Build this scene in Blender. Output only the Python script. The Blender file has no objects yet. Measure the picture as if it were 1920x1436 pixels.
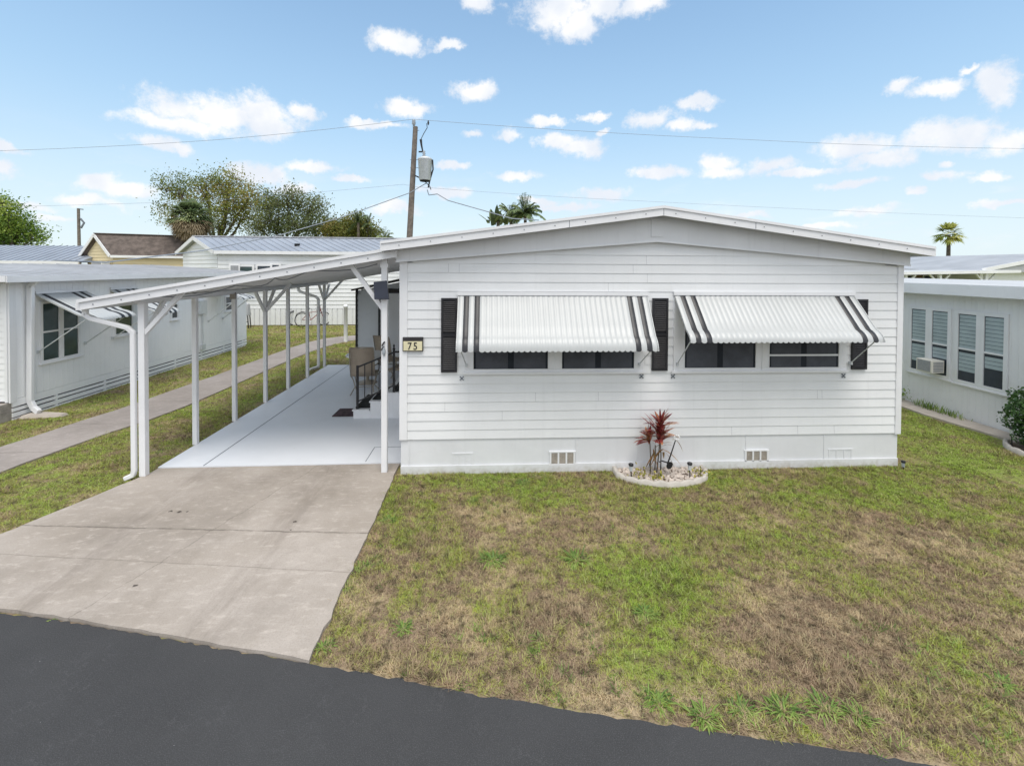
import bpy, math, random
import numpy as np
from mathutils import Vector, Matrix
random.seed(7); rng = np.random.default_rng(11)
S = bpy.context.scene; COL = S.collection
rad = math.radians
# ------------------------------------------------------------------ camera
F_, CX, CY, H = 850., 960., 517.6, 2.9
th, pt, ro = math.atan(44/F_), rad(.97), rad(.32)
Fw = Vector((math.sin(th)*math.cos(pt), math.cos(th)*math.cos(pt), -math.sin(pt)))
R0 = Vector((math.cos(th), -math.sin(th), 0)); U0 = R0.cross(Fw)
Rv = math.cos(ro)*R0 + math.sin(ro)*U0; Uv = math.cos(ro)*U0 - math.sin(ro)*R0
cd = bpy.data.cameras.new('camera'); cam = bpy.data.objects.new('camera', cd); COL.objects.link(cam)
M = Matrix((Rv, Uv, -Fw)).transposed().to_4x4(); M.translation = (0, 0, H); cam.matrix_world = M
cd.sensor_width = 36; cd.sensor_fit = 'HORIZONTAL'; cd.lens = 36*F_/1920; cd.shift_y = -(718-CY)/1920
cd.clip_start = .05; cd.clip_end = 3000; S.camera = cam
def ray(px, py): return Fw + Rv*((px-CX)/F_) - Uv*((py-CY)/F_)
def G(px, py, z=0.):
    d = ray(px, py); t = (z-H)/d.z; return Vector((d.x*t, d.y*t, z))
def AY(px, py, Y):
    d = ray(px, py); t = Y/d.y; return Vector((d.x*t, Y, H+d.z*t))
# ------------------------------------------------------------------ light
SUN_EL, SUN_AZ = 66, 172          # azimuth clockwise from +Y (depth)
S.view_settings.view_transform = 'Standard'; S.view_settings.look = 'None'
S.view_settings.exposure = 0.5; S.view_settings.gamma = 1
sl = bpy.data.lights.new('sun', 'SUN'); sl.energy = 1.75; sl.angle = rad(30); sl.color = (1, .935, .85)
so = bpy.data.objects.new('sun', sl); COL.objects.link(so)
sd = Vector((math.sin(rad(SUN_AZ))*math.cos(rad(SUN_EL)), math.cos(rad(SUN_AZ))*math.cos(rad(SUN_EL)), math.sin(rad(SUN_EL))))
so.rotation_euler = (-sd).to_track_quat('-Z', 'Y').to_euler(); so.location = (0, 0, 30)

class NT:
    def __init__(s, t): s.t = t; s.n = t.nodes; s.l = t.links
    def node(s, ty, **k):
        n = s.n.new(ty)
        for a, v in k.items(): setattr(n, a, v)
        return n
    def put(s, sock, v):
        if isinstance(v, bpy.types.NodeSocket): s.l.new(v, sock)
        elif v is not None: sock.default_value = v
    def math(s, op, a, b=None, c=None, clamp=False):
        n = s.node('ShaderNodeMath', operation=op, use_clamp=clamp); s.put(n.inputs[0], a)
        if b is not None: s.put(n.inputs[1], b)
        if c is not None: s.put(n.inputs[2], c)
        return n.outputs[0]
    def vec(s, op, a, b=None):
        n = s.node('ShaderNodeVectorMath', operation=op); s.put(n.inputs[0], a)
        if b is not None: s.put(n.inputs[1], b)
        return n.outputs['Value'] if op in ('LENGTH', 'DOT_PRODUCT', 'DISTANCE') else n.outputs[0]
    def mix(s, f, a, b, mode='MIX'):
        n = s.node('ShaderNodeMix', data_type='RGBA', blend_type=mode); n.clamp_factor = True
        s.put(n.inputs[0], f); s.put(n.inputs[6], a if not isinstance(a, tuple) else (*a, 1)[:4]); s.put(n.inputs[7], b if not isinstance(b, tuple) else (*b, 1)[:4])
        return n.outputs[2]
    def noise(s, v, scale, detail=3, rough=.55, out=0):
        n = s.node('ShaderNodeTexNoise'); s.put(n.inputs['Vector'], v)
        n.inputs['Scale'].default_value = scale; n.inputs['Detail'].default_value = detail; n.inputs['Roughness'].default_value = rough
        return n.outputs[out]
    def ramp(s, v, a, b, to0=0., to1=1., smooth=True):
        n = s.node('ShaderNodeMapRange'); n.interpolation_type = 'SMOOTHSTEP' if smooth else 'LINEAR'
        s.put(n.inputs[0], v); s.put(n.inputs[1], a); s.put(n.inputs[2], b); s.put(n.inputs[3], to0); s.put(n.inputs[4], to1)
        return n.outputs[0]
# ------------------------------------------------------------------ sky with clouds (directions, not screen space)
W = bpy.data.worlds.new('World'); S.world = W; W.use_nodes = True
t = NT(W.node_tree); t.n.clear()
sky = t.node('ShaderNodeTexSky', sky_type='NISHITA'); sky.sun_disc = False
sky.sun_elevation = rad(SUN_EL); sky.sun_rotation = rad(SUN_AZ); sky.air_density = 1.0; sky.dust_density = .6; sky.ozone_density = 2.2; sky.altitude = 0
tc = t.node('ShaderNodeTexCoord').outputs['Generated']
sep = t.node('ShaderNodeSeparateXYZ'); t.put(sep.inputs[0], tc)
az = t.math('ARCTAN2', sep.outputs[0], sep.outputs[1]); el = t.math('ARCSINE', sep.outputs[2])
nz = t.noise(tc, 9, 7, .62, 1)
nzs = t.vec('SUBTRACT', nz, (.5, .5, .5))
cmb = t.node('ShaderNodeCombineXYZ'); t.put(cmb.inputs[0], az); t.put(cmb.inputs[1], el)
sc_ = t.node('ShaderNodeVectorMath', operation='MULTIPLY_ADD'); t.put(sc_.inputs[0], nzs); sc_.inputs[1].default_value = (.12, .075, 0); t.put(sc_.inputs[2], cmb.outputs[0])
P = sc_.outputs[0]
CL = [(330,226,140,20),(420,215,150,34),(480,205,70,34),(500,240,60,26),(560,205,34,20),(640,262,0,0),(285,266,60,16),(325,277,45,12),(470,318,50,26),(500,326,40,20),
 (200,345,45,22),(235,362,60,18),(170,385,60,14),(590,318,48,13),(655,342,26,9),(545,352,40,16),(735,72,50,22),(765,78,40,16),(835,84,30,9),(760,205,44,18),(700,234,55,9),(885,170,48,18),
 (905,10,34,22),(1040,15,74,36),(1090,45,44,26),(1145,15,44,26),(1215,15,50,22),(890,256,22,10),(955,246,24,14),(1045,265,40,19),(1100,278,50,22),(1035,226,36,10),(1115,217,22,9),(1136,248,16,7),
 (1215,225,42,20),(1270,236,30,14),(1310,236,36,8),(1305,196,36,13),(975,330,50,11),(1130,362,56,16),(1060,385,60,10),(1235,322,52,13),(1340,300,44,22),(1345,320,56,14),(1440,308,54,19),(1500,318,60,10),
 (1600,270,80,24),(1650,292,66,24),(1595,342,56,12),(1740,318,0,0),(1680,162,30,18),(1765,165,60,20),(1890,150,50,42),(1830,130,26,9),(1760,250,76,32),(1820,245,60,34),(1890,255,70,28),
 (1755,326,40,15),(1845,330,32,12),(1765,305,18,8),(1640,395,60,10),(1720,360,32,9),(1400,402,50,9),(1870,384,50,9),(20,318,36,22),(10,275,34,14),(60,395,60,16),(120,420,60,10),(740,392,44,12),(850,362,48,14),(1020,375,40,9),(1560,420,60,9),(850,310,26,8)]
dens = None
for (px, py, w, h) in CL:
    if w == 0: continue
    d = ray(px, py).normalized(); k = 1/F_*(1/(1+((px-CX)/F_)**2))
    c = (math.atan2(d.x, d.y), math.asin(d.z), 0)
    w_, h_ = w*k*1.34, h*k*1.12*math.sqrt(1+((px-CX)/F_)**2)
    v = t.vec('SUBTRACT', P, c); v = t.vec('MULTIPLY', v, (1/w_, 1/h_, 0)); L = t.vec('LENGTH', v)
    v = t.math('MULTIPLY_ADD', L, -1., 1.)
    dens = v if dens is None else t.math('SMOOTH_MAX', dens, v, .12)
# unseen clouds above and behind the camera, added as fill light for the walls
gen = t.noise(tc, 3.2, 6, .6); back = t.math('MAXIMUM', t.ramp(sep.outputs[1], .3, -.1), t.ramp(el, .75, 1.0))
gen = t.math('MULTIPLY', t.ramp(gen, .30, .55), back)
wis = t.math('MULTIPLY', t.ramp(t.noise(t.vec('MULTIPLY', tc, (1, 1, 3.5)), 7, 6, .6), .52, .70, 0, .4), t.ramp(el, .26, .04))
fine = t.noise(tc, 30, 7, .68)
dens = t.math('ADD', dens, t.math('MULTIPLY_ADD', fine, 1.5, -.78))
cov = t.ramp(dens, .0, .66); cov = t.math('MAXIMUM', cov, wis); cov = t.math('MULTIPLY', cov, t.ramp(el, -.02, .14, .7, 1.))
body = t.noise(tc, 14, 4, .5)
ccol = t.mix(t.ramp(body, .35, .7), (.80, .85, .93), (1, 1, 1))
skc = t.mix(1, sky.outputs[0], (.80, 1.04, 1.10), 'MULTIPLY')
# thin high veil that pales the lower sky
b1 = t.node('ShaderNodeBackground'); t.put(b1.inputs[0], skc); b1.inputs[1].default_value = .138
b2 = t.node('ShaderNodeBackground'); t.put(b2.inputs[0], ccol); b2.inputs[1].default_value = .74
b3 = t.node('ShaderNodeBackground'); t.put(b3.inputs[0], t.mix(t.ramp(el, .0, .34), (.76, .85, .90), (.53, .725, .88))); b3.inputs[1].default_value = .765
m1 = t.node('ShaderNodeMixShader'); t.put(m1.inputs[0], t.ramp(el, -.02, .6, .9, .3)); t.l.new(b1.outputs[0], m1.inputs[1]); t.l.new(b3.outputs[0], m1.inputs[2])
m2 = t.node('ShaderNodeMixShader'); t.put(m2.inputs[0], cov); t.l.new(m1.outputs[0], m2.inputs[1]); t.l.new(b2.outputs[0], m2.inputs[2])
b4 = t.node('ShaderNodeBackground'); b4.inputs[0].default_value = (.95, .97, 1, 1); b4.inputs[1].default_value = .95  # brightness of the added fill clouds out of view
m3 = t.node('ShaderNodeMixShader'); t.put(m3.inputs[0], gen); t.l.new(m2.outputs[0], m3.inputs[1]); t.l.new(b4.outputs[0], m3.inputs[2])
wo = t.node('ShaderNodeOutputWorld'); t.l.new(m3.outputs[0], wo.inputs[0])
# ------------------------------------------------------------------ materials
def base_mat(name):
    m = bpy.data.materials.new(name); m.use_nodes = True; n = NT(m.node_tree)
    b = m.node_tree.nodes['Principled BSDF']; return m, n, b
MATS = {}
def pm(name, col, rough=.6, var=.08, scale=2., streak=0., bump=0., bscale=30., metal=0., spec=.4, dirt=None, dirta=0., fine=0.):
    m, n, b = base_mat(name)
    co = n.node('ShaderNodeTexCoord').outputs['Object']
    c = n.mix(n.ramp(n.noise(co, scale, 5, .6), .3, .7), tuple(x*(1-var) for x in col), tuple(min(1, x*(1+var)) for x in col))
    if streak:
        v = n.vec('MULTIPLY', co, (14, 14, .7)); c = n.mix(n.ramp(n.noise(v, 1, 4, .6), .52, .8, 0, streak), c, tuple(x*.6 for x in col))
    if dirt:
        c = n.mix(n.ramp(n.noise(co, 5, 7, .68), .55, .78, 0, dirta), c, dirt)
    if fine:
        c = n.mix(n.ramp(n.noise(co, 160, 2, .6), .35, .7, 0, fine), c, tuple(x*.45 for x in col))
    n.put(b.inputs['Base Color'], c); b.inputs['Roughness'].default_value = rough; b.inputs['Metallic'].default_value = metal
    b.inputs['Specular IOR Level'].default_value = spec
    if bump:
        bp = n.node('ShaderNodeBump'); bp.inputs['Strength'].default_value = bump; bp.inputs['Distance'].default_value = .01
        n.put(bp.inputs['Height'], n.noise(co, bscale, 4, .6)); n.put(b.inputs['Normal'], bp.outputs[0])
    MATS[name] = m; return m
pm('siding', (.74, .75, .76), .45, .04, .9, streak=.14, bump=.08, bscale=6, dirt=(.5, .5, .47), dirta=.10)
pm('trim', (.74, .745, .76), .45, .04, 1.5, streak=.10, bump=.06, dirt=(.5, .5, .47), dirta=.12)
pm('skirt', (.68, .69, .71), .5, .05, 1.1, streak=.10, bump=.1, bscale=4, dirt=(.45, .45, .4), dirta=.15)
pm('roofwhite', (.50, .505, .51), .5, .06, 1.2, streak=.1, bump=.1, dirt=(.4, .4, .38), dirta=.35)
pm('frieze', (.70, .71, .725), .5, .05, 1, streak=.22, bump=.1, bscale=5)
pm('awnwhite', (.46, .475, .475), .35, .03, 3, streak=.05, spec=.5, dirt=(.5, .5, .46), dirta=.1)
pm('awnblack', (.022, .023, .027), .4, .2, 6, spec=.45)
pm('shutter', (.018, .018, .022), .5, .25, 8)
pm('blacksteel', (.015, .015, .017), .4, .2, 8)
pm('glass', (.035, .045, .058), .12, .3, 1.2, spec=.5)
pm('porchglass', (.024, .028, .036), .3, .3, 1.2, spec=.12)
pm('glassgreen', (.03, .055, .055), .1, .35, 1.5, spec=.7)
pm('curtain', (.07, .075, .09), .9, .15, 4)
pm('blind', (.36, .43, .45), .7, .1, 3)
pm('vent', (.40, .36, .31), .7, .15, 12, fine=.5)
pm('plate', (.68, .63, .42), .5, .05, 8)
pm('signblack', (.03, .028, .03), .5, .1, 8)
pm('slab', (.68, .70, .735), .42, .03, .9, bump=.12, bscale=20, dirt=(.55, .56, .55), dirta=.22, spec=.4)
pm('bluewall', (.76, .79, .82), .55, .04, 1, streak=.12, bump=.1, dirt=(.4, .42, .42), dirta=.15)
pm('lwall', (.80, .81, .825), .5, .03, 1, streak=.08, bump=.08, dirt=(.45, .46, .45), dirta=.12)
pm('rwall', (.76, .765, .775), .55, .04, 1, streak=.15, bump=.1, dirt=(.4, .41, .4), dirta=.2)
pm('metalroof', (.30, .33, .38), .4, .08, .8, streak=.1, metal=.1)
pm('roofgrey', (.36, .37, .39), .5, .12, .9, dirt=(.3, .3, .3), dirta=.5, bump=.2, bscale=5)
pm('ridgecap', (.42, .43, .45), .5, .15, 2)
pm('shingle', (.13, .105, .092), .9, .35, 3, bump=.4, bscale=30, fine=.5)
pm('yellow', (.66, .56, .36), .6, .04, 1)
pm('brownwall', (.20, .13, .08), .7, .2, 2)
pm('dark', (.01, .011, .012), .9, .2, 2)
pm('wood', (.17, .145, .125), .85, .25, 6, streak=.5, bump=.4)
pm('galv', (.55, .58, .60), .45, .08, 5, metal=.2, dirt=(.3, .3, .3), dirta=.3)
pm('ceramic', (.30, .33, .36), .3, .1, 6)
pm('wire', (.16, .18, .21), .6, .1, 2)
pm('block', (.34, .31, .28), .9, .25, 8, bump=.5, fine=.4)
pm('powerwire', (.27, .30, .34), .6, .1, 2)
pm('bark', (.11, .09, .07), .9, .3, 6, bump=.5)
pm('sling', (.46, .38, .30), .85, .1, 4, fine=.3)
pm('chairframe', (.35, .30, .24), .5, .1, 4)
pm('rubber', (.02, .022, .022), .9, .3, 12, bump=.5, fine=.4)
pm('matred', (.07, .045, .05), .95, .5, 14, bump=.5)
pm('rock', (.50, .44, .39), .8, .25, 14, bump=.3)
pm('edging', (.46, .43, .39), .8, .1, 6, bump=.3, bscale=40, dirt=(.4, .36, .3), dirta=.4)
pm('curb', (.44, .39, .34), .9, .12, 3, bump=.4, bscale=40, dirt=(.32, .27, .22), dirta=.5)
pm('whiteplastic', (.8, .8, .8), .4, .03, 4)
pm('ac', (.72, .69, .62), .5, .05, 4)
pm('acgrille', (.33, .34, .36), .6, .1, 30, fine=.5)
pm('bikered', (.20, .03, .035), .4, .2, 6)
pm('mulch', (.14, .10, .075), .95, .4, 20, bump=.6)
pm('panelglass', (.02, .024, .04), .25, .2, 5)
def leafmat(name, cols, rough=.5, trans=.25, nscale=.6):
    """cols: list of 3 colours; chosen per leaf ('rnd' attribute) and by a slow noise"""
    m, n, b = base_mat(name)
    at = n.node('ShaderNodeAttribute', attribute_name='rnd').outputs['Fac']
    co = n.node('ShaderNodeTexCoord').outputs['Object']
    f = n.math('ADD', n.math('MULTIPLY', at, .6), n.math('MULTIPLY_ADD', n.ramp(n.noise(co, nscale, 3), .3, .7), .7, -.15))
    c = n.mix(n.ramp(f, .15, .5), cols[0], cols[1]); c = n.mix(n.ramp(f, .55, .95), c, cols[2])
    n.put(b.inputs['Base Color'], c); b.inputs['Roughness'].default_value = rough; b.inputs['Specular IOR Level'].default_value = .3
    tr = n.node('ShaderNodeBsdfTranslucent'); n.put(tr.inputs[0], c)
    mx = n.node('ShaderNodeMixShader'); mx.inputs[0].default_value = trans
    n.l.new(b.outputs[0], mx.inputs[1]); n.l.new(tr.outputs[0], mx.inputs[2]); n.l.new(mx.outputs[0], m.node_tree.nodes['Material Output'].inputs[0])
    MATS[name] = m; return m
leafmat('oak', [(.11, .15, .04), (.24, .28, .06), (.36, .27, .08)], nscale=.25, trans=.4)
leafmat('oakb', [(.08, .11, .05), (.15, .19, .07), (.24, .25, .10)], nscale=.25, trans=.4)
leafmat('fresh', [(.10, .18, .03), (.26, .37, .06), (.42, .48, .11)], nscale=.3, trans=.4)
leafmat('olive', [(.10, .13, .03), (.20, .22, .05), (.28, .22, .07)], nscale=.3, trans=.4)
leafmat('palmgreen', [(.12, .18, .08), (.24, .31, .15), (.40, .44, .22)], trans=.4)
leafmat('palmyel', [(.2, .27, .06), (.42, .44, .12), (.6, .56, .2)], trans=.45)
leafmat('palmdead', [(.28, .23, .14), (.42, .34, .23), (.58, .48, .33)], trans=.3)
leafmat('bush', [(.02, .05, .015), (.05, .11, .03), (.13, .22, .08)], .35, .15, 3)
leafmat('redleaf', [(.11, .018, .022), (.30, .06, .055), (.52, .26, .12)], .3, .2, 4)
leafmat('dryleaf', [(.12, .07, .03), (.28, .15, .06), (.4, .3, .12)], .6, .2, 4)
leafmat('yelleaf', [(.12, .16, .02), (.45, .40, .08), (.7, .6, .25)], .5, .3, 20)
leafmat('weed', [(.11, .19, .045), (.22, .33, .07), (.38, .46, .14)], .5, .3, 2)
m = MATS['skirt']; n = NT(m.node_tree); b = m.node_tree.nodes['Principled BSDF']; old = b.inputs['Base Color'].links[0].from_socket
co = n.node('ShaderNodeNewGeometry').outputs['Position']; sz_ = n.node('ShaderNodeSeparateXYZ'); n.put(sz_.inputs[0], co)
k = n.math('MULTIPLY', n.ramp(n.math('ADD', sz_.outputs[2], n.math('MULTIPLY_ADD', n.noise(co, 6, 5, .7), -.16, .08)), .10, -.03), n.ramp(n.noise(co, 14, 4, .7), .3, .7, .15, .6))
n.put(b.inputs['Base Color'], n.mix(k, old, (.34, .31, .24)))
# lawn colours, shared by the soil sheet and the blades so that patches agree
def lawn_mat(name, blades):
    m, n, b = base_mat(name)
    co = n.node('ShaderNodeNewGeometry').outputs['Position']
    flat = n.vec('MULTIPLY', co, (1, 1, 0))
    if blades: r = n.node('ShaderNodeAttribute', attribute_name='rnd').outputs['Fac']
    else: r = n.ramp(n.noise(flat, 95, 3, .7), .25, .75, smooth=False)
    big = n.noise(flat, 1.0, 6, .66); mid = n.noise(n.vec('ADD', flat, (7, 3, 0)), 3.4, 6, .72); pk = n.noise(n.vec('ADD', flat, (21, 13, 0)), 1.4, 6, .68)
    sx = n.node('ShaderNodeSeparateXYZ'); n.put(sx.inputs[0], co)
    gy = n.ramp(sx.outputs[1], 2.5, 6.6, -.04, .05)    # drier towards the road
    gx = n.ramp(sx.outputs[0], 6.0, 7.5, 0, .06)
    f = n.math('ADD', n.math('ADD', n.math('MULTIPLY', big, .5), n.math('MULTIPLY', mid, .5)), n.math('ADD', gy, gx))
    for (px_, py_, rx_, am) in ((1.55, 4.1, .75, .13), (1.2, 3.35, .5, .09), (3.2, 3.0, .5, .05), (.2, 6.1, .8, .05), (2.9, 3.5, .6, -.11), (4.4, 2.7, .9, -.08), (4.6, 4.6, 1., -.06), (.1, 5.1, .7, -.06), (5.6, 5.9, 1.1, .04), (-.35, 3.7, .35, -.1), (1.1, 5.2, .6, -.07)):
        dd = n.vec('LENGTH', n.vec('MULTIPLY', n.vec('SUBTRACT', flat, (px_, py_, 0)), (1/rx_, 1.3/rx_, 0)))
        f = n.math('ADD', f, n.math('MULTIPLY', n.ramp(dd, 1.3, .2), am))
    f = n.math('ADD', f, n.math('MULTIPLY_ADD', r, .22, -.11))
    cl = n.noise(n.vec('ADD', flat, (3, 31, 0)), 8., 4, .65); f = n.math('ADD', f, n.math('MULTIPLY_ADD', cl, .22, -.11))
    straw = n.mix(n.ramp(pk, .40, .52), (.62, .49, .31), (.40, .295, .20))
    straw = n.mix(n.ramp(pk, .55, .66, 0, .8), straw, (.62, .45, .31))
    green = n.mix(n.ramp(n.math('ADD', mid, n.math('MULTIPLY_ADD', r, .3, -.15)), .38, .62), (.25, .265, .06), (.41, .44, .085))
    c = n.mix(n.ramp(f, .475, .555), straw, green)
    c = n.mix(n.ramp(f, .56, .65, 0, .9), c, (.31, .46, .06))
    c = n.mix(n.ramp(n.noise(n.vec('ADD', flat, (13, 5, 0)), 11., 4, .7), .47, .68, 0, .8), c, (.07, .06, .035))
    c = n.mix(n.ramp(n.noise(n.vec('ADD', flat, (1, 17, 0)), 14., 4, .7), .58, .74, 0, .5), c, (.52, .50, .26))
    if not blades: c = n.mix(.45, c, (.16, .125, .085))
    else: c = n.mix(n.ramp(r, .6, 1., .0, .5), c, (.60, .55, .33)); c = n.mix(n.ramp(r, .4, 0., .0, .65), c, (.10, .08, .05))
    n.put(b.inputs['Base Color'], c); b.inputs['Roughness'].default_value = .75; b.inputs['Specular IOR Level'].default_value = .15
    if not blades:
        bp = n.node('ShaderNodeBump'); bp.inputs['Strength'].default_value = .8; bp.inputs['Distance'].default_value = .02
        n.put(bp.inputs['Height'], n.noise(flat, 60, 4, .7)); n.put(b.inputs['Normal'], bp.outputs[0])
    else:
        tr = n.node('ShaderNodeBsdfTranslucent'); n.put(tr.inputs[0], c)
        mx = n.node('ShaderNodeMixShader'); mx.inputs[0].default_value = .3
        n.l.new(b.outputs[0], mx.inputs[1]); n.l.new(tr.outputs[0], mx.inputs[2]); n.l.new(mx.outputs[0], m.node_tree.nodes['Material Output'].inputs[0])
    MATS[name] = m; return m
lawn_mat('soil', False); lawn_mat('blades', True)
# asphalt
m, n, b = base_mat('asphalt'); MATS['asphalt'] = m
co = n.node('ShaderNodeNewGeometry').outputs['Position']
c = n.mix(n.ramp(n.noise(co, .9, 5, .6), .3, .7), (.036, .0365, .038), (.046, .0465, .048))
c = n.mix(n.ramp(n.noise(co, 170, 2, .7), .45, .75, 0, .6), c, (.11, .11, .115))
vo = n.node('ShaderNodeTexVoronoi', feature='DISTANCE_TO_EDGE'); vo.inputs['Scale'].default_value = 5.5
wv = n.vec('ADD', co, n.vec('MULTIPLY', n.noise(co, 6, 5, .6, 1), (.35, .35, .35))); n.put(vo.inputs['Vector'], wv)
crk = n.math('MULTIPLY', n.ramp(vo.outputs['Distance'], .0, .022, 1, 0), n.ramp(n.noise(co, 2.2, 3), .45, .68, 0, .28))
c = n.mix(crk, c, (.13, .13, .135))
c = n.mix(n.ramp(n.noise(co, 38, 2, .5), .80, .83, 0, .9), c, (.5, .5, .5))
sxa = n.node('ShaderNodeSeparateXYZ'); n.put(sxa.inputs[0], co)
n.put(b.inputs['Base Color'], c); b.inputs['Roughness'].default_value = .8; b.inputs['Specular IOR Level'].default_value = .35
bp = n.node('ShaderNodeBump'); bp.inputs['Strength'].default_value = .5; bp.inputs['Distance'].default_value = .004
n.put(bp.inputs['Height'], n.noise(co, 130, 3, .7)); n.put(b.inputs['Normal'], bp.outputs[0])
# concrete with joints and stains: lines given as a*x + b*y + c = 0
def concrete(name, c0, c1, lines, spots=(), jd=.016, stain=.5):
    m, n, b = base_mat(name); MATS[name] = m
    co = n.node('ShaderNodeNewGeometry').outputs['Position']
    c = n.mix(n.ramp(n.noise(co, .8, 6, .62), .32, .68), c0, c1)
    c = n.mix(n.ramp(n.noise(n.vec('ADD', co, (4, 9, 0)), .55, 6, .75), .44, .66, 0, stain), c, tuple(x*.70 for x in c0))
    c = n.mix(n.ramp(n.noise(n.vec('MULTIPLY', co, (6, 1.2, 1)), 2.5, 5, .7), .55, .8, 0, .3), c, tuple(x*.7 for x in c0))
    c = n.mix(n.ramp(n.noise(co, 70, 4, .75), .42, .75, 0, .4), c, tuple(x*.62 for x in c0))
    c = n.mix(n.ramp(n.noise(n.vec('MULTIPLY', co, (1, 2.2, 1)), 6, 6, .75), .5, .72, 0, .6), c, tuple(min(1, x*1.25) for x in c1))
    s = n.node('ShaderNodeSeparateXYZ'); n.put(s.inputs[0], co)
    wob = n.math('MULTIPLY_ADD', n.noise(co, 3.5, 6, .7), .13, -.065)
    for xb in ((-3.95, .34), (-2.25, .30)) if name == 'drive' else ():
        d = n.math('ABSOLUTE', n.math('ADD', n.math('ADD', s.outputs[0], -xb[0]), n.math('MULTIPLY', wob, 2.)))
        c = n.mix(n.math('MULTIPLY', n.ramp(d, xb[1], .05), n.ramp(n.noise(n.vec('MULTIPLY', co, (3, .6, 1)), 2, 5, .7), .38, .65, 0, .35)), c, (.16, .135, .115))
    for (A, B, C, wd, dep, wb) in lines:
        d = n.math('ADD', n.math('ADD', n.math('MULTIPLY', s.outputs[0], A), n.math('MULTIPLY_ADD', s.outputs[1], B, C)), n.math('MULTIPLY', wob, wb))
        d = n.math('ABSOLUTE', d)
        k = n.math('MULTIPLY', n.ramp(d, wd*.3, wd, 1, 0), n.ramp(n.noise(co, 5, 3), .35, .55, dep*.35, dep))
        c = n.mix(k, c, (.10, .085, .07))
    for (x, y, r) in spots:
        d = n.vec('DISTANCE', n.vec('ADD', co, n.vec('MULTIPLY', n.vec('SUBTRACT', n.noise(co, 30, 3, .6, 1), (.5, .5, .5)), (.07, .05, 0))), (x, y, 0))
        c = n.mix(n.ramp(d, r*.6, r, .85, 0), c, (.03, .022, .018))
    n.put(b.inputs['Base Color'], c); b.inputs['Roughness'].default_value = .85; b.inputs['Specular IOR Level'].default_value = .25
    bp = n.node('ShaderNodeBump'); bp.inputs['Strength'].default_value = .4; bp.inputs['Distance'].default_value = .004
    n.put(bp.inputs['Height'], n.noise(co, 60, 4, .7)); n.put(b.inputs['Normal'], bp.outputs[0])
def line(p, q, wd, dep, wb):
    A, B = q[1]-p[1], p[0]-q[0]; L = math.hypot(A, B); A /= L; B /= L; return (A, B, -(A*p[0]+B*p[1]), wd, dep, wb)
concrete('drive', (.325, .285, .245), (.43, .385, .345), [line((-4.64, 5.25), (-1.33, 4.98), .018, .6, .45), line((-4.54, 4.73), (-1.96, 4.42), .010, .35, .3),
    line((-3.02, 5.1), (-3.43, 3.88), .010, .35, 1.3)], [(-3.75, 5.53, .022), (-3.64, 5.51, .03), (-3.55, 5.52, .018), (-2.19, 5.24, .022), (-2.17, 5.08, .014), (-3.2, 4.24, .02)])
concrete('walk', (.275, .245, .225), (.34, .305, .285), [(0, 1, -k, .016, .5, .2) for k in (7.4, 8.7, 10.1, 11.5, 12.9, 14.3, 15.7)], stain=.4)
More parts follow.
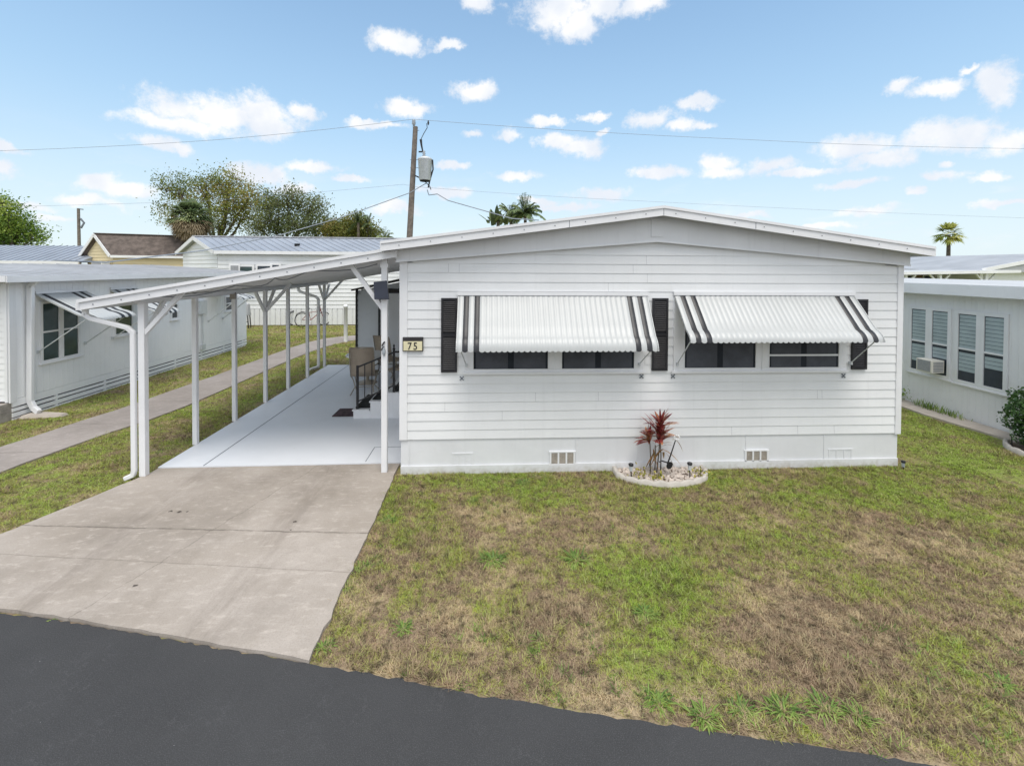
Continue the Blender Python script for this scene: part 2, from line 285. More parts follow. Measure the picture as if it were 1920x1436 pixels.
# ------------------------------------------------------------------ mesh helpers
def tag(o, label=None, cat=None, group=None, kind=None):
    if label: o['label'] = label
    if cat: o['category'] = cat
    if group: o['group'] = group
    if kind: o['kind'] = kind
    return o
ORG = {}
def thing(name, label, cat, loc=(0, 0, 0), group=None):
    o = bpy.data.objects.new(name, None); COL.objects.link(o); o.location = loc; o.empty_display_size = .2
    tag(o, label, cat, group); ORG[o.name] = Vector(loc); return o
class MB:
    """collects shapes in world coordinates; build() links them as one object under its parent"""
    def __init__(s): s.v = []; s.f = []; s.sm = []
    def add(s, vs, fs, smooth=False):
        k = len(s.v); s.v += [tuple(v) for v in vs]; s.f += [tuple(i+k for i in f) for f in fs]; s.sm += [smooth]*len(fs); return s
    def box(s, x0, x1, y0, y1, z0, z1):
        return s.add([(x, y, z) for z in (z0, z1) for y in (y0, y1) for x in (x0, x1)], [(0, 2, 3, 1), (4, 5, 7, 6), (0, 1, 5, 4), (2, 6, 7, 3), (0, 4, 6, 2), (1, 3, 7, 5)])
    def hexa(s, b4, t4):   # two quads, same winding
        return s.add(list(b4)+list(t4), [(3, 2, 1, 0), (4, 5, 6, 7), (0, 1, 5, 4), (1, 2, 6, 5), (2, 3, 7, 6), (3, 0, 4, 7)])
    def prism(s, poly, ext):   # planar polygon extruded by a vector
        n = len(poly); e = Vector(ext); a = [Vector(p) for p in poly]
        return s.add(a+[p+e for p in a], [tuple(range(n))[::-1], tuple(range(n, 2*n))]+[(i, (i+1) % n, (i+1) % n+n, i+n) for i in range(n)])
    def bar(s, p, q, w, h=None, up=(0, 0, 1)):
        p, q = Vector(p), Vector(q); h = h or w; d = (q-p).normalized(); u = Vector(up)
        if abs(d.dot(u)) > .95: u = Vector((0, 1, 0))
        a = d.cross(u).normalized()*w/2; c = a.cross(d).normalized()*h/2
        r = lambda o: [o-a-c, o+a-c, o+a+c, o-a+c]
        return s.hexa(r(p), r(q))
    def tube(s, pts, r, seg=8, r2=None):
        pts = [Vector(p) for p in pts]; n = len(pts); vs = []; prev = None
        for i, p in enumerate(pts):
            d = (pts[min(i+1, n-1)]-pts[max(i-1, 0)]).normalized()
            u = prev if prev is not None else (Vector((0, 0, 1)) if abs(d.z) < .9 else Vector((1, 0, 0)))
            a = (u-d*u.dot(d)).normalized(); prev = a; c = d.cross(a)
            rr = r if r2 is None else r+(r2-r)*i/max(1, n-1)
            vs += [p+(a*math.cos(2*math.pi*k/seg)+c*math.sin(2*math.pi*k/seg))*rr for k in range(seg)]
        fs = [(i*seg+k, i*seg+(k+1) % seg, (i+1)*seg+(k+1) % seg, (i+1)*seg+k) for i in range(n-1) for k in range(seg)]
        s.add(vs, fs, True); s.add(vs[:seg], [tuple(range(seg))[::-1]]); s.add(vs[-seg:], [tuple(range(seg))]); return s
    def lathe(s, c, prof, seg=16):   # prof: (r, z)
        vs = [(c[0]+r*math.cos(2*math.pi*k/seg), c[1]+r*math.sin(2*math.pi*k/seg), c[2]+z) for r, z in prof for k in range(seg)]
        fs = [(i*seg+k, i*seg+(k+1) % seg, (i+1)*seg+(k+1) % seg, (i+1)*seg+k) for i in range(len(prof)-1) for k in range(seg)]
        s.add(vs, fs, True); s.add(vs[:seg], [tuple(range(seg))[::-1]]); s.add(vs[-seg:], [tuple(range(seg))]); return s
    def build(s, name, mat, parent=None, bevel=0):
        me = bpy.data.meshes.new(name)
        o = bpy.data.objects.new(name, me); COL.objects.link(o); org = Vector((0, 0, 0))
        if parent is not None:
            o.parent = parent; org = ORG.get(parent.name, Vector((0, 0, 0))); ORG[o.name] = org
        me.from_pydata([tuple(Vector(v)-org) for v in s.v], [], s.f); me.polygons.foreach_set('use_smooth', s.sm)
        me.materials.append(MATS[mat]); me.update()
        if bevel:
            md = o.modifiers.new('bevel', 'BEVEL'); md.width = bevel; md.segments = 2; md.limit_method = 'ANGLE'; md.angle_limit = rad(40)
        return o
def npmesh(name, V, Fc, mat, parent=None, rnd=None, smooth=False):
    """V (n,3) and Fc (m,k) arrays in world coordinates -> one object"""
    me = bpy.data.meshes.new(name); o = bpy.data.objects.new(name, me); COL.objects.link(o); org = np.zeros(3)
    if parent is not None:
        o.parent = parent; org = np.array(ORG.get(parent.name, Vector((0, 0, 0)))); ORG[o.name] = Vector(org)
    V = (V-org).astype(np.float32); k = Fc.shape[1]
    me.vertices.add(len(V)); me.vertices.foreach_set('co', V.ravel())
    me.loops.add(Fc.size); me.loops.foreach_set('vertex_index', Fc.astype(np.int32).ravel())
    me.polygons.add(len(Fc)); me.polygons.foreach_set('loop_start', np.arange(0, Fc.size, k, dtype=np.int32))
    if rnd is not None:
        a = me.attributes.new('rnd', 'FLOAT', 'POINT'); a.data.foreach_set('value', rnd.astype(np.float32))
    me.update(calc_edges=True); me.validate(); me.materials.append(MATS[mat]); return o
def copy_tree(o, parent=None):
    c = o.copy(); COL.objects.link(c)
    if parent: c.parent = parent
    for ch in list(o.children): copy_tree(ch, c)
    return c
def leaves(name, C, size, mat, parent, flat=.0, aspect=.55):
    """diamond leaves at the points C, random directions"""
    n = len(C); d = rng.normal(size=(n, 3)); d[:, 2] *= (1-flat); d /= np.linalg.norm(d, axis=1)[:, None]
    u = rng.normal(size=(n, 3)); s = np.cross(d, u); s /= np.linalg.norm(s, axis=1)[:, None]
    sz = (size*(.6+.8*rng.random(n)))[:, None]
    nrm = np.cross(d, s)*sz*.12
    V = np.stack([C-d*sz*.5, C+s*sz*aspect*.5+nrm, C+d*sz*.5, C-s*sz*aspect*.5+nrm], 1).reshape(-1, 3)
    return npmesh(name, V, np.arange(4*n).reshape(n, 4), mat, parent, np.repeat(rng.random(n), 4))
def blade_mesh(name, B, D, Lh, Wd, droop, mat, parent=None, seg=4, rnd=None):
    """long leaves: base B, initial direction D, length, width, droop (n arrays); bent strips with a crease-free taper"""
    n = len(B); D = D/np.linalg.norm(D, axis=1)[:, None]; side = np.cross(D, np.array([0, 0, 1.])); nn = np.linalg.norm(side, axis=1)
    side[nn < 1e-3] = (1, 0, 0); side /= np.maximum(np.linalg.norm(side, axis=1), 1e-6)[:, None]
    rows = []
    for i in range(seg+1):
        q = i/seg; p = B+D*(Lh*q)[:, None]; p = p+np.stack([0*q*Lh, 0*Lh, -droop*Lh*q*q], 1)
        w = Wd*(math.sin(math.pi*min(.999, .12+.88*q))**.7 if i < seg else .04)
        rows += [p-side*(w/2)[:, None], p+side*(w/2)[:, None]]
    V = np.stack(rows, 1).reshape(-1, 3); k = 2*(seg+1)
    Fc = np.concatenate([np.array([[2*i, 2*i+1, 2*i+3, 2*i+2]])+np.arange(n)[:, None]*k for i in range(seg)])
    return npmesh(name, V, Fc, mat, parent, np.repeat(rng.random(n) if rnd is None else rnd, k))
# ------------------------------------------------------------------ ground
GZ = -.035
RE = np.array([(-60, 9.5), (-12, 5.5), (-8, 4.85), (-5.8, 4.32), (-4.10, 3.99), (-3.43, 3.86), (-2.60, 3.67), (-2.06, 3.54), (-1.35, 3.38), (-.58, 3.2), (-.16, 3.09), (1.31, 2.77), (1.7, 2.70), (2.2, 2.6), (2.65, 2.5), (6, 1.9), (60, -8)])
MB().add([(-700, -700, GZ), (700, -700, GZ), (700, 1200, GZ), (-700, 1200, GZ)], [(0, 1, 2, 3)]).build('ground', 'soil')['kind'] = 'structure'
xs = np.unique(np.concatenate([np.arange(-6, 8, .05), RE[:, 0]])); ye = np.interp(xs, RE[:, 0], RE[:, 1])+np.where(abs(xs) < 9, rng.normal(size=len(xs))*.007, 0)
vs = [(x, y, GZ+.012) for x, y in zip(xs, ye)]+[(x, -60, GZ+.012) for x in xs]; n_ = len(xs)
MB().add(vs, [(i, i+n_, i+n_+1, i+1) for i in range(n_-1)]).build('road', 'asphalt')['kind'] = 'structure'
def slab_poly(name, pts, z, mat, kind='structure', thick=.05):
    o = MB().prism([(x, y, z-thick) for x, y in pts], (0, 0, thick)).build(name, mat); o['kind'] = kind
    return o
def jitter_edge(p, q, n, a):
    p, q = np.array(p), np.array(q); return [tuple(p+(q-p)*i/n+(rng.normal(size=2)*a if 0 < i < n else 0)) for i in range(n)]
edge = [(float(x), float(np.interp(x, RE[:, 0], RE[:, 1]))+.012+random.uniform(-.006, .01)) for x in np.arange(-6.0, -1.33, .12)]
drv = edge+[(-1.31, 3.37)]+jitter_edge((-1.31, 3.37), (-1.30, 6.46), 30, .006)[1:]+[(-1.30, 6.755), (-4.735, 6.72)]+jitter_edge((-4.735, 6.6), (-5.35, 4.85), 14, .01)
slab_poly('driveway', drv, 0, 'drive')
slab_poly('carport_slab', [(-4.735, 6.726), (-1.26, 6.762), (-1.26, 13.63), (-4.735, 13.63)], .014, 'slab', thick=.06)
MB().box(-4.125, -4.11, 6.75, 13.6, .0145, .0165).build('slab_joint', 'wire')['kind'] = 'structure'
MB().box(-1.82, -1.81, 6.8, 7.35, .0145, .0165).box(-1.81, -1.27, 7.34, 7.35, .0145, .0165).build('slab_joint', 'wire')['kind'] = 'structure'
near = [(-6.95, 4.66), (-6.9, 5.8), (-6.84, 7.0), (-6.72, 7.7), (-6.6, 8.3), (-6.43, 8.85), (-6.3, 9.8), (-6.26, 11), (-6.24, 12.9), (-6.22, 14.5), (-6.13, 15.8), (-5.98, 16.9), (-5.6, 18.1), (-5.2, 18.6), (-4, 19.1), (0, 19.5)]
far = [(0, 20.6), (-4.3, 20.3), (-5.5, 19.8), (-6.1, 19.5), (-6.7, 18.8), (-7.0, 17.9), (-7.14, 16.6), (-7.2, 15), (-7.25, 13.6), (-7.3, 12.4), (-7.37, 11.6), (-7.45, 10.5), (-7.5, 9.6), (-7.62, 9.0), (-7.72, 8.2), (-7.84, 7.5), (-7.88, 6.2), (-7.9, 4.84)]
walkpoly = near+far
slab_poly('sidewalk', walkpoly, -.008, 'walk', thick=.04)
# ------------------------------------------------------------------ grass
def inpoly(x, y, poly):
    r = np.zeros(len(x), bool); j = len(poly)-1
    for i in range(len(poly)):
        xi, yi = poly[i]; xj, yj = poly[j]
        c = ((yi > y) != (yj > y)) & (x < (xj-xi)*(y-yi)/((yj-yi) or 1e-9)+xi); r ^= c; j = i
    return r
drvpoly = [(-5.95, 4.3), (-1.31, 3.3), (-1.30, 6.76), (-1.26, 13.64), (-4.75, 13.64), (-4.75, 6.6), (-5.36, 4.86)]
BED = [(1.80, 6.5), (1.80, 6.22), (1.9, 6.08), (2.06, 5.99), (2.28, 5.93), (2.5, 5.90), (2.72, 5.93), (2.93, 6.0), (3.08, 6.12), (3.16, 6.3), (3.16, 6.5)]
BED = [(2.46+(x-2.46)*.95, 6.5-(6.5-y)*.93) for x, y in BED]
CURB = [(9.36, 9.8), (9.1, 9.85), (8.83, 9.15), (8.83, 8.3), (8.95, 7.6), (8.62, 7.15), (9.36, 7.1)]
def grass_pts(n, x0, x1, y0, y1):
    x = rng.uniform(x0, x1, n); y = rng.uniform(y0, y1, n)
    # fuzzy edges: a few blades lean over the concrete
    e = rng.normal(size=n)*.018
    ok = y > np.interp(x, RE[:, 0], RE[:, 1])+.01+np.abs(rng.normal(size=n))*.03
    ok &= ~inpoly(x+e, y+e, drvpoly); ok &= ~inpoly(x+e, y, walkpoly); ok &= ~inpoly(x, y, BED)
    ok &= ~((x > -1.28) & (x < 6.12) & (y > 6.44)) & ~((x < -9.0) & (y > 8.9) & (y < 17.4)) & ~((x > 9.3) & (y > 2)) & ~inpoly(x+e, y, CURB)
    # thin, worn places
    w = np.sin(x*2.1+1.3*np.sin(y*1.7))*np.sin(y*2.6+1.1*np.sin(x*1.3+2))
    ok &= rng.random(n) > np.clip((w-.35)*.9, 0, .6)
    return x[ok], y[ok]
parts = [grass_pts(680000, -1.3, 7.2, 2.3, 6.5), grass_pts(100000, 5.9, 9.4, 6.3, 11), grass_pts(190000, -9.1, -4.6, 4.2, 9.5), grass_pts(110000, -9.1, -4.6, 9.5, 20), grass_pts(60000, -14, -4.6, 16, 23), grass_pts(25000, 7.2, 10, 3, 7), grass_pts(14000, -4.7, -1.3, 13.6, 19.4)]
gx = np.concatenate([p[0] for p in parts]); gy_ = np.concatenate([p[1] for p in parts]); n_ = len(gx)
hh = .008+.022*rng.random(n_)**1.8; tall = (np.sin(gx*3.1+.8*np.sin(gy_*4))*np.sin(gy_*3.7+gx) > .45); hh = hh*np.where(tall, 1.55, 1.)
hh *= 1+.7*np.clip(np.sin(gx*17+2*np.sin(gy_*9))*np.sin(gy_*19+2*np.sin(gx*8)), 0, 1)
hh *= np.clip(1+(gy_-9)*.05, 1, 1.7); an = rng.uniform(0, 2*np.pi, n_); ln = rng.uniform(.4, 2.2, n_)*hh
wd = (.0022+.0024*rng.random(n_))*np.clip(1+(gy_-5)*.14, 1, 3)
B = np.stack([gx, gy_, np.full(n_, GZ-.002)], 1); sd_ = np.stack([-np.sin(an), np.cos(an), 0*an], 1)*wd[:, None]
tip = B+np.stack([np.cos(an)*ln, np.sin(an)*ln, hh], 1)
V = np.stack([B-sd_, B+sd_, tip], 1).reshape(-1, 3)
tx, ty = grass_pts(900, -1.3, 7.2, 2.3, 6.5); t2, t3 = grass_pts(500, -9.1, -4.6, 4.2, 14); tx = np.concatenate([tx, t2]); ty = np.concatenate([ty, t3])
dens_t = np.sin(tx*1.9+1)*np.sin(ty*2.3+.5)+.4*(ty < 3.3); k_ = dens_t > .25; tx, ty = tx[k_], ty[k_]; m_t = 16; q_ = len(tx)*m_t
cx_t = np.repeat(tx, m_t)+rng.normal(size=q_)*.02; cy_t = np.repeat(ty, m_t)+rng.normal(size=q_)*.02; an = rng.uniform(0, 2*np.pi, q_); hh = np.repeat(rng.uniform(.02, .055, len(tx)), m_t)*rng.uniform(.5, 1, q_); ln = hh*rng.uniform(.5, 2.2, q_)
B = np.stack([cx_t, cy_t, np.full(q_, GZ)], 1); sd_ = np.stack([-np.sin(an), np.cos(an), 0*an], 1)*.004; tip = B+np.stack([np.cos(an)*ln, np.sin(an)*ln, hh], 1)
tv = np.stack([B-sd_, B+sd_, tip], 1).reshape(-1, 3); o = npmesh('grass_tufts', tv, np.arange(3*q_).reshape(q_, 3), 'weed', None, np.repeat(rng.random(q_), 3)); o['kind'] = 'stuff'
g = npmesh('grass', V, np.arange(3*n_).reshape(n_, 3), 'blades', None, np.repeat(rng.random(n_), 3)); g['kind'] = 'stuff'
# weed clumps one can point to
def weed(x, y, n, L, label, group='weed clumps in the lawn'):
    o = thing('weed_clump', label, 'weed', (x, y, GZ), group)
    a = rng.uniform(0, 2*np.pi, n); r = rng.random(n)*L*.55
    Bp = np.stack([x+np.cos(a)*r, y+np.sin(a)*r*.8, np.full(n, GZ)], 1); a2 = a+rng.normal(size=n)*.7
    D = np.stack([np.cos(a2)*.8, np.sin(a2)*.8, .35+.6*rng.random(n)], 1)
    blade_mesh('leaves', Bp, D, L*(.35+.5*rng.random(n)), np.full(n, .009+.004*L), rng.uniform(.3, .8, n), 'weed', o)
for (px, py, n, L, lab) in [(923, 1052, 110, .2, 'round bright green weed clump left of centre in the front lawn'), (1080, 1050, 90, .21, 'spiky bright green weed clump in the middle of the front lawn'),
    (728, 976, 80, .14, 'bright green tuft against the right edge of the driveway near the house'), (680, 1062, 60, .13, 'green tuft at the right driveway edge halfway to the road'),
    (645, 1100, 40, .11, 'small green tuft at the right driveway edge closer to the road'), (605, 1215, 60, .12, 'green tuft beside the lower right corner of the driveway'),
    (1235, 1318, 90, .15, 'leftmost tall weed clump beside the road edge'), (1320, 1345, 90, .16, 'weed clump beside the road edge, second from the left'), (1395, 1335, 80, .15, 'pale green weed clump beside the road edge, third from the left'),
    (1470, 1335, 90, .17, 'yellow green weed clump beside the road edge, fourth from the left'), (1545, 1330, 70, .16, 'dark green broad weed clump near the road edge'), (1610, 1345, 70, .15, 'rightmost of the weed clumps in the row near the road edge'),
    (980, 905, 120, .13, 'green tuft growing below the left foundation vent'), (1880, 1280, 60, .12, 'lone green tuft at the right edge of the front lawn'), (1210, 1150, 90, .15, 'low green weed clump right of the lawn centre'),
    (103, 1163, 26, .07, 'tiny weed growing where the driveway meets the road'), (755, 1180, 70, .12, 'dull green tuft in the dry lawn near the driveway corner'), (1010, 1200, 60, .12, 'green weed clump in the dry middle of the lawn towards the road')]:
    p = G(px, py, GZ); weed(p.x, p.y, n, L, lab)
# ------------------------------------------------------------------ shared builders
def lap_wall(mb, p0, p1, z0, z1, row, clip=None, dep=.011):
    """lapped boards from p0 to p1 (2D, outward normal on the right-hand side of p0->p1)"""
    p0, p1 = Vector((*p0, 0)), Vector((*p1, 0)); d = (p1-p0); L = d.length; d /= L; nrm = Vector((d.y, -d.x, 0))
    z = z0; i = 0
    while z < z1-.001:
        zt = min(z+row, z1); a, b = 0., L
        if clip:
            a, b = clip(zt)
            if b-a < .05: break
        A, Bq = p0+d*a, p0+d*b; o0 = nrm*dep; o1 = nrm*.001
        q = lambda P, o, zz: P+o+Vector((0, 0, zz))
        mb.add([q(A, o0, z), q(Bq, o0, z), q(Bq, o1, zt+.002), q(A, o1, zt+.002), q(A, -nrm*.02, z), q(Bq, -nrm*.02, z)], [(0, 1, 2, 3), (4, 5, 1, 0)])
        z += row; i += 1
    return mb
# ------------------------------------------------------------------ MAIN HOUSE
YF, XL, XR = 6.46, -1.25, 6.15; XM = 2.41; YB = 19.5
house = thing('mobile_home', 'white lap sided mobile home with two striped awnings and black shutters, in the middle', 'house', (XM, YF, 0))
SL = (3.64-3.118)/(XM+1.44)
def rz(x): return 3.64-SL*abs(x-XM)          # underside of the fascia
mb = MB(); row = .1316
def clipf(zt):
    lim = 3.60-.03; w = (lim-zt)/SL
    return (max(0, XM-w-(XL+.11)), min(XR-.06-XL-.11, XM+w-(XL+.11)))
lap_wall(mb, (XL+.11, YF), (XR-.06, YF), .466, 3.5, row, clipf)
o_ = mb.build('siding', 'siding', house)
random.seed(3)
for k in range(22):
    i = random.randrange(0, 20); x = random.uniform(XL+.4, XR-.4); z = .466+i*row
    if clipf(z+row)[0]+XL+.15 < x < clipf(z+row)[1]+XL: MB().add([(x, YF-.0118, z+.004), (x+.0035, YF-.0118, z+.004), (x+.0035, YF-.0028, z+row-.004), (x, YF-.0028, z+row-.004)], [(0, 1, 2, 3)]).build('board_joint', 'roofgrey', o_)
# structural box behind the siding (side and back walls)
mb = MB(); mb.prism([(XL+.005, YF+.03, .46), (XR-.005, YF+.03, .46), (XR-.005, YF+.03, rz(XR)-.02), (XM, YF+.03, 3.6), (XL+.005, YF+.03, rz(XL)-.02)], (0, YB-YF, 0)); mb.build('wall', 'siding', house)
MB().prism([(XL, YF-.022, .463), (XL+.11, YF-.022, .463), (XL+.11, YF-.022, 3.02), (XL, YF-.022, 3.0)], (0, .05, 0)).build('corner_trim', 'trim', house, .004)
MB().prism([(XR-.06, YF-.022, .45), (XR+.03, YF-.022, .45), (XR+.03, YF-.022, 3.0), (XR-.06, YF-.022, 3.01)], (0, .05, 0)).build('corner_trim', 'trim', house, .004)
mb = MB(); mb.box(XL+.02, XR-.0, YF+.008, YB, -.12, .461)
mb.box(XL+.018, XR-.002, YF-.012, YF+.006, -.12, .085)                # footing lip
for x in (-1.12, 1.27, 2.17, 3.80, 5.0): mb.box(x, x+.012, YF-.001, YF+.008, .086, .458)
mb.build('skirting', 'skirt', house)
# frieze band under the rake
mb = MB(); zb = lambda x: 3.30-(3.30-2.985)/(3.70)*abs(x-XM)
for (xa, xb) in ((-1.29, XM), (XM, 6.22)):
    mb.prism([(xa, 6.385, zb(xa)), (xb, 6.385, zb(xb)), (xb, 6.385, rz(xb)+.02), (xa, 6.385, rz(xa)+.02)], (0, .11, 0))
    mb.prism([(xa, 6.372, zb(xa)-.012), (xb, 6.372, zb(xb)-.012), (xb, 6.372, zb(xb)+.008), (xa, 6.372, zb(xa)+.008)], (0, .0125, 0))
mb.build('frieze', 'frieze', house)
MB().box(XM-.09, XM+.09, 6.374, 6.384, zb(XM)+.06, 3.62).build('ridge_bracket', 'frieze', house)
# roof and fascia
mb = MB(); ov0, ov1 = -1.44, 6.36
mb.prism([(ov0, 6.17, rz(ov0)+.10), (XM, 6.17, rz(XM)+.10), (ov1, 6.17, rz(ov1)+.10), (ov1, 6.17, rz(ov1)+.02), (XM, 6.17, rz(XM)+.02), (ov0, 6.17, rz(ov0)+.02)][::-1], (0, YB-6.0, 0))
for k in range(1, 34):                                                  # standing ribs on the roof
    y = 6.4+k*.4
    for (xa, xb) in ((ov0, XM), (XM, ov1)): mb.bar((xa, y, rz(xa)+.108), (xb, y, rz(xb)+.108), .03, .02)
roof = mb.build('roof', 'roofwhite', house)
mb = MB()
for (xa, xb) in ((ov0, XM), (XM, ov1)):
    mb.prism([(xa, 6.15, rz(xa)), (xb, 6.15, rz(xb)), (xb, 6.15, rz(xb)+.098), (xa, 6.15, rz(xa)+.098)], (0, .019, 0))
    mb.prism([(xa, 6.135, rz(xa)+.1), (xb, 6.135, rz(xb)+.1), (xb, 6.135, rz(xb)+.137), (xa, 6.135, rz(xa)+.137)], (0, .09, 0))
mb.box(ov0-.012, ov0-.001, 6.15, YB, rz(ov0)-.0, rz(ov0)+.13); mb.box(ov1+.001, ov1+.012, 6.15, YB, rz(ov1), rz(ov1)+.13)
fa = mb.build('fascia', 'trim', house)
for x in list(np.arange(-1.2, 6.3, .42)):
    z = rz(x)+.05; MB().box(x-.006, x+.006, 6.144, 6.1495, z-.006, z+.006).build('screw', 'wire', fa)
for x in (1.1, 3.72, 2.41): MB().box(x-.003, x+.003, 6.147, 6.1497, rz(x)+.003, rz(x)+.095).build('seam', 'wire', fa)
rv = MB().lathe((0.35, 9.0, rz(.35)+.1), [(.03, 0), (.03, .14), (.07, .15), (.07, .19), (.02, .21)], 10).build('roof_vent', 'dark', house)
MB().lathe((5.75, 7.5, rz(5.75)+.1), [(.025, 0), (.025, .12), (.045, .13), (.02, .15)], 8).build('roof_vent', 'wire', house)
# windows
def win_main(x0, x1, panes, rail=None):
    w = MB(); z0, z1 = 1.41, 2.5
    w.box(x0, x1, YF-.03, YF+.02, z0, z0+.055); w.box(x0, x1, YF-.03, YF+.02, z1-.05, z1)
    xs_ = [x0]; 
    for a, b_ in panes: xs_ += [a, b_]
    xs_.append(x1)
    for i in range(0, len(xs_), 2): w.box(xs_[i], xs_[i+1], YF-.028, YF+.02, z0+.056, z1-.051)
    for a, b_ in panes: w.box(a-.014, a, YF-.036, YF-.029, z0+.056, z1-.06); w.box(b_, b_+.014, YF-.036, YF-.029, z0+.056, z1-.06)
    xm = (panes[0][1]+panes[1][0])/2; w.box(xm-.01, xm+.01, YF-.04, YF-.029, z0-.005, z1-.06)
    o = w.build('window', 'trim', house, .003)
    MB().box(x0-.03, x1+.03, YF-.05, YF-.031, z0-.02, z0+.014).build('sill', 'trim', o, .003)
    for a, b_ in panes:
        MB().box(a, b_, YF-.0215, YF-.016, z0+.056, z1-.051).build('pane', 'porchglass', o)
    c = MB()
    for a, b_ in panes:     # drawn curtain edges seen through the glass as slightly paler folds
        wv_ = b_-a
        for (u0, u1) in ((.03, .46), (.54, .97)):
            N = 26
            vs = []
            for i in range(N+1):
                x = a+wv_*(u0+(u1-u0)*i/N); vs += [(x, YF-.0235-.0012*math.sin(i*1.1), z0+.06), (x, YF-.0235-.0012*math.sin(i*1.1+.4), z1-.06)]
            c.add(vs, [(2*i, 2*i+2, 2*i+3, 2*i+1) for i in range(N)], True)
    c.build('curtain', 'curtain', o)
    if rail: MB().box(rail[0], rail[1], YF-.032, YF-.022, rail[2]-.012, rail[2]+.014).build('sash_rail', 'trim', o)
    return o
win_main(-.33, 2.25, [(-.207, .854), (1.057, 2.107)])
win_main(2.69, 5.30, [(2.854, 3.915), (4.123, 5.18)], (4.123, 5.18, 1.645))
def shutter(x0, x1, z0, z1):
    s_ = MB(); y0, y1 = YF-.042, YF-.014; fw = .028
    s_.box(x0, x0+fw, y0, y1, z0, z1); s_.box(x1-fw, x1, y0, y1, z0, z1)
    for z in (z0, (z0+z1)/2-.02, z1-fw): s_.box(x0+fw, x1-fw, y0, y1, z, z+fw)
    s_.box(x0+fw, x1-fw, y1-.006, y1-.001, z0+fw, z1-fw)
    o = s_.build('shutter', 'shutter', house); l = MB(); z = z0+fw+.01
    while z < z1-fw-.02:
        if abs(z-(z0+z1)/2) > .03: l.prism([(x0+fw, y0+.004, z), (x1-fw, y0+.004, z), (x1-fw, y1-.008, z+.02), (x0+fw, y1-.008, z+.02)], (0, -.001, .004))
        z += .027
    l.build('louvre', 'shutter', o)
shutter(-.665, -.44, 1.425, 2.475); shutter(2.37, 2.60, 1.43, 2.48); shutter(5.385, 5.615, 1.43, 2.47)
# awnings: corrugated sheet bent over at the front
def awning(root, org, xdir, out, W_, p, drop, n, top_z, stripes=(1, 3), mat='awnwhite', curl=.2, skew=0.):
    """org: wall point at one end; xdir along the wall; out away from it"""
    org, xd, ou = Vector(org), Vector(xdir), Vector(out)
    prof = []; ps = p*.74; zs = drop*(1-curl)*.93
    for i in range(5): q = i/4; prof.append((.02+ps*q, -zs*q))
    for i in range(1, 7): a = i/6*math.pi/2; prof.append((.02+ps+(p-ps)*math.sin(a)*.98, -zs-(drop-zs)*(.35*math.sin(a)+.65*(1-math.cos(a)))))
    period = W_/n; amp = period*.06; K = 6
    def panel(i0, i1):
        m_ = MB(); vs = []; cols = (i1-i0)*K+1
        for j, (a, z) in enumerate(prof):
            k0, k1 = max(j-1, 0), min(j+1, len(prof)-1); dx, dz = prof[k1][0]-prof[k0][0], prof[k1][1]-prof[k0][1]; L = math.hypot(dx, dz); nx, nz_ = -dz/L, dx/L
            for c_ in range(cols):
                u = i0+c_/K; h = amp*abs(math.sin(math.pi*u))*1.6-amp*.8
                e = 0.
                if j == len(prof)-1: e = -.018*abs(math.sin(math.pi*u))**.7
                vs.append(org+xd*(u*period+skew*a)+ou*(a+nx*h)+Vector((0, 0, top_z+z+nz_*h+e)))
        m_.add(vs, [(j*cols+c_, j*cols+c_+1, (j+1)*cols+c_+1, (j+1)*cols+c_) for j in range(len(prof)-1) for c_ in range(cols-1)], True); return m_
    blk = [stripes[0], stripes[1], n-1-stripes[1], n-1-stripes[0]] if n > 20 else [1, n-4, n-2]; whites = MB(); i = 0
    for k in sorted(blk)+[n]:
        if k > i: q = panel(i, k); whites.add(q.v, q.f, True)
        i = k+1
    # header rail and end lips
    for e in (0, W_):
        for j in range(len(prof)-1):
            A = org+xd*(e+skew*prof[j][0])+ou*prof[j][0]+Vector((0, 0, top_z+prof[j][1]-.012)); Bq = org+xd*(e+skew*prof[j+1][0])+ou*prof[j+1][0]+Vector((0, 0, top_z+prof[j+1][1]-.012)); whites.bar(A, Bq, .012, .03, tuple(xd.cross(ou)))
    aw = whites.build('awning', mat, root)
    MB().bar(org+xd*-.02+ou*.016+Vector((0, 0, top_z+.034)), org+xd*(W_+.02)+ou*.016+Vector((0, 0, top_z+.034)), .03, .052).build('header_rail', 'trim', aw)
    MB().bar(org+xd*-.01+ou*.01+Vector((0, 0, top_z+.004)), org+xd*(W_+.01)+ou*.01+Vector((0, 0, top_z+.004)), .018, .008).build('shadow_line', 'wire', aw)  # dark bar standing in for the thin shadow below the header rail
    for k in blk: panel(k, k+1).build('stripe', 'awnblack', aw)
    return aw, prof
def arms(root_aw, org, xd, ou, W_, p, drop, top_z, zlow, inset=.05, mat='galv', r=.008, foot=0.):
    org, xd, ou = Vector(org), Vector(xd), Vector(ou)
    for e, s_ in ((inset, 1), (W_-inset, -1)):
        a = MB(); A = org+xd*(e+s_*foot)+ou*.03+Vector((0, 0, zlow)); Bq = org+xd*(e-s_*.02)+ou*(p-.04)+Vector((0, 0, top_z-drop+.03))
        a.tube([A, Bq], r, 6); a.box(A.x-.014, A.x+.014, A.y-.02, A.y+.028, A.z-.025, A.z+.02); a.build('support_arm', mat, root_aw)
aw, _ = awning(house, (-.42, YF-.012, 0), (1, 0, 0), (0, -1, 0), 2.71, .45, .70, 36, 2.505)
arms(aw, (-.42, YF-.012, 0), (1, 0, 0), (0, -1, 0), 2.71, .45, .70, 2.505, 1.53, .06, foot=.05)
aw, _ = awning(house, (2.70, YF-.012, 0), (1, 0, 0), (0, -1, 0), 2.70, .53, .585, 36, 2.515)
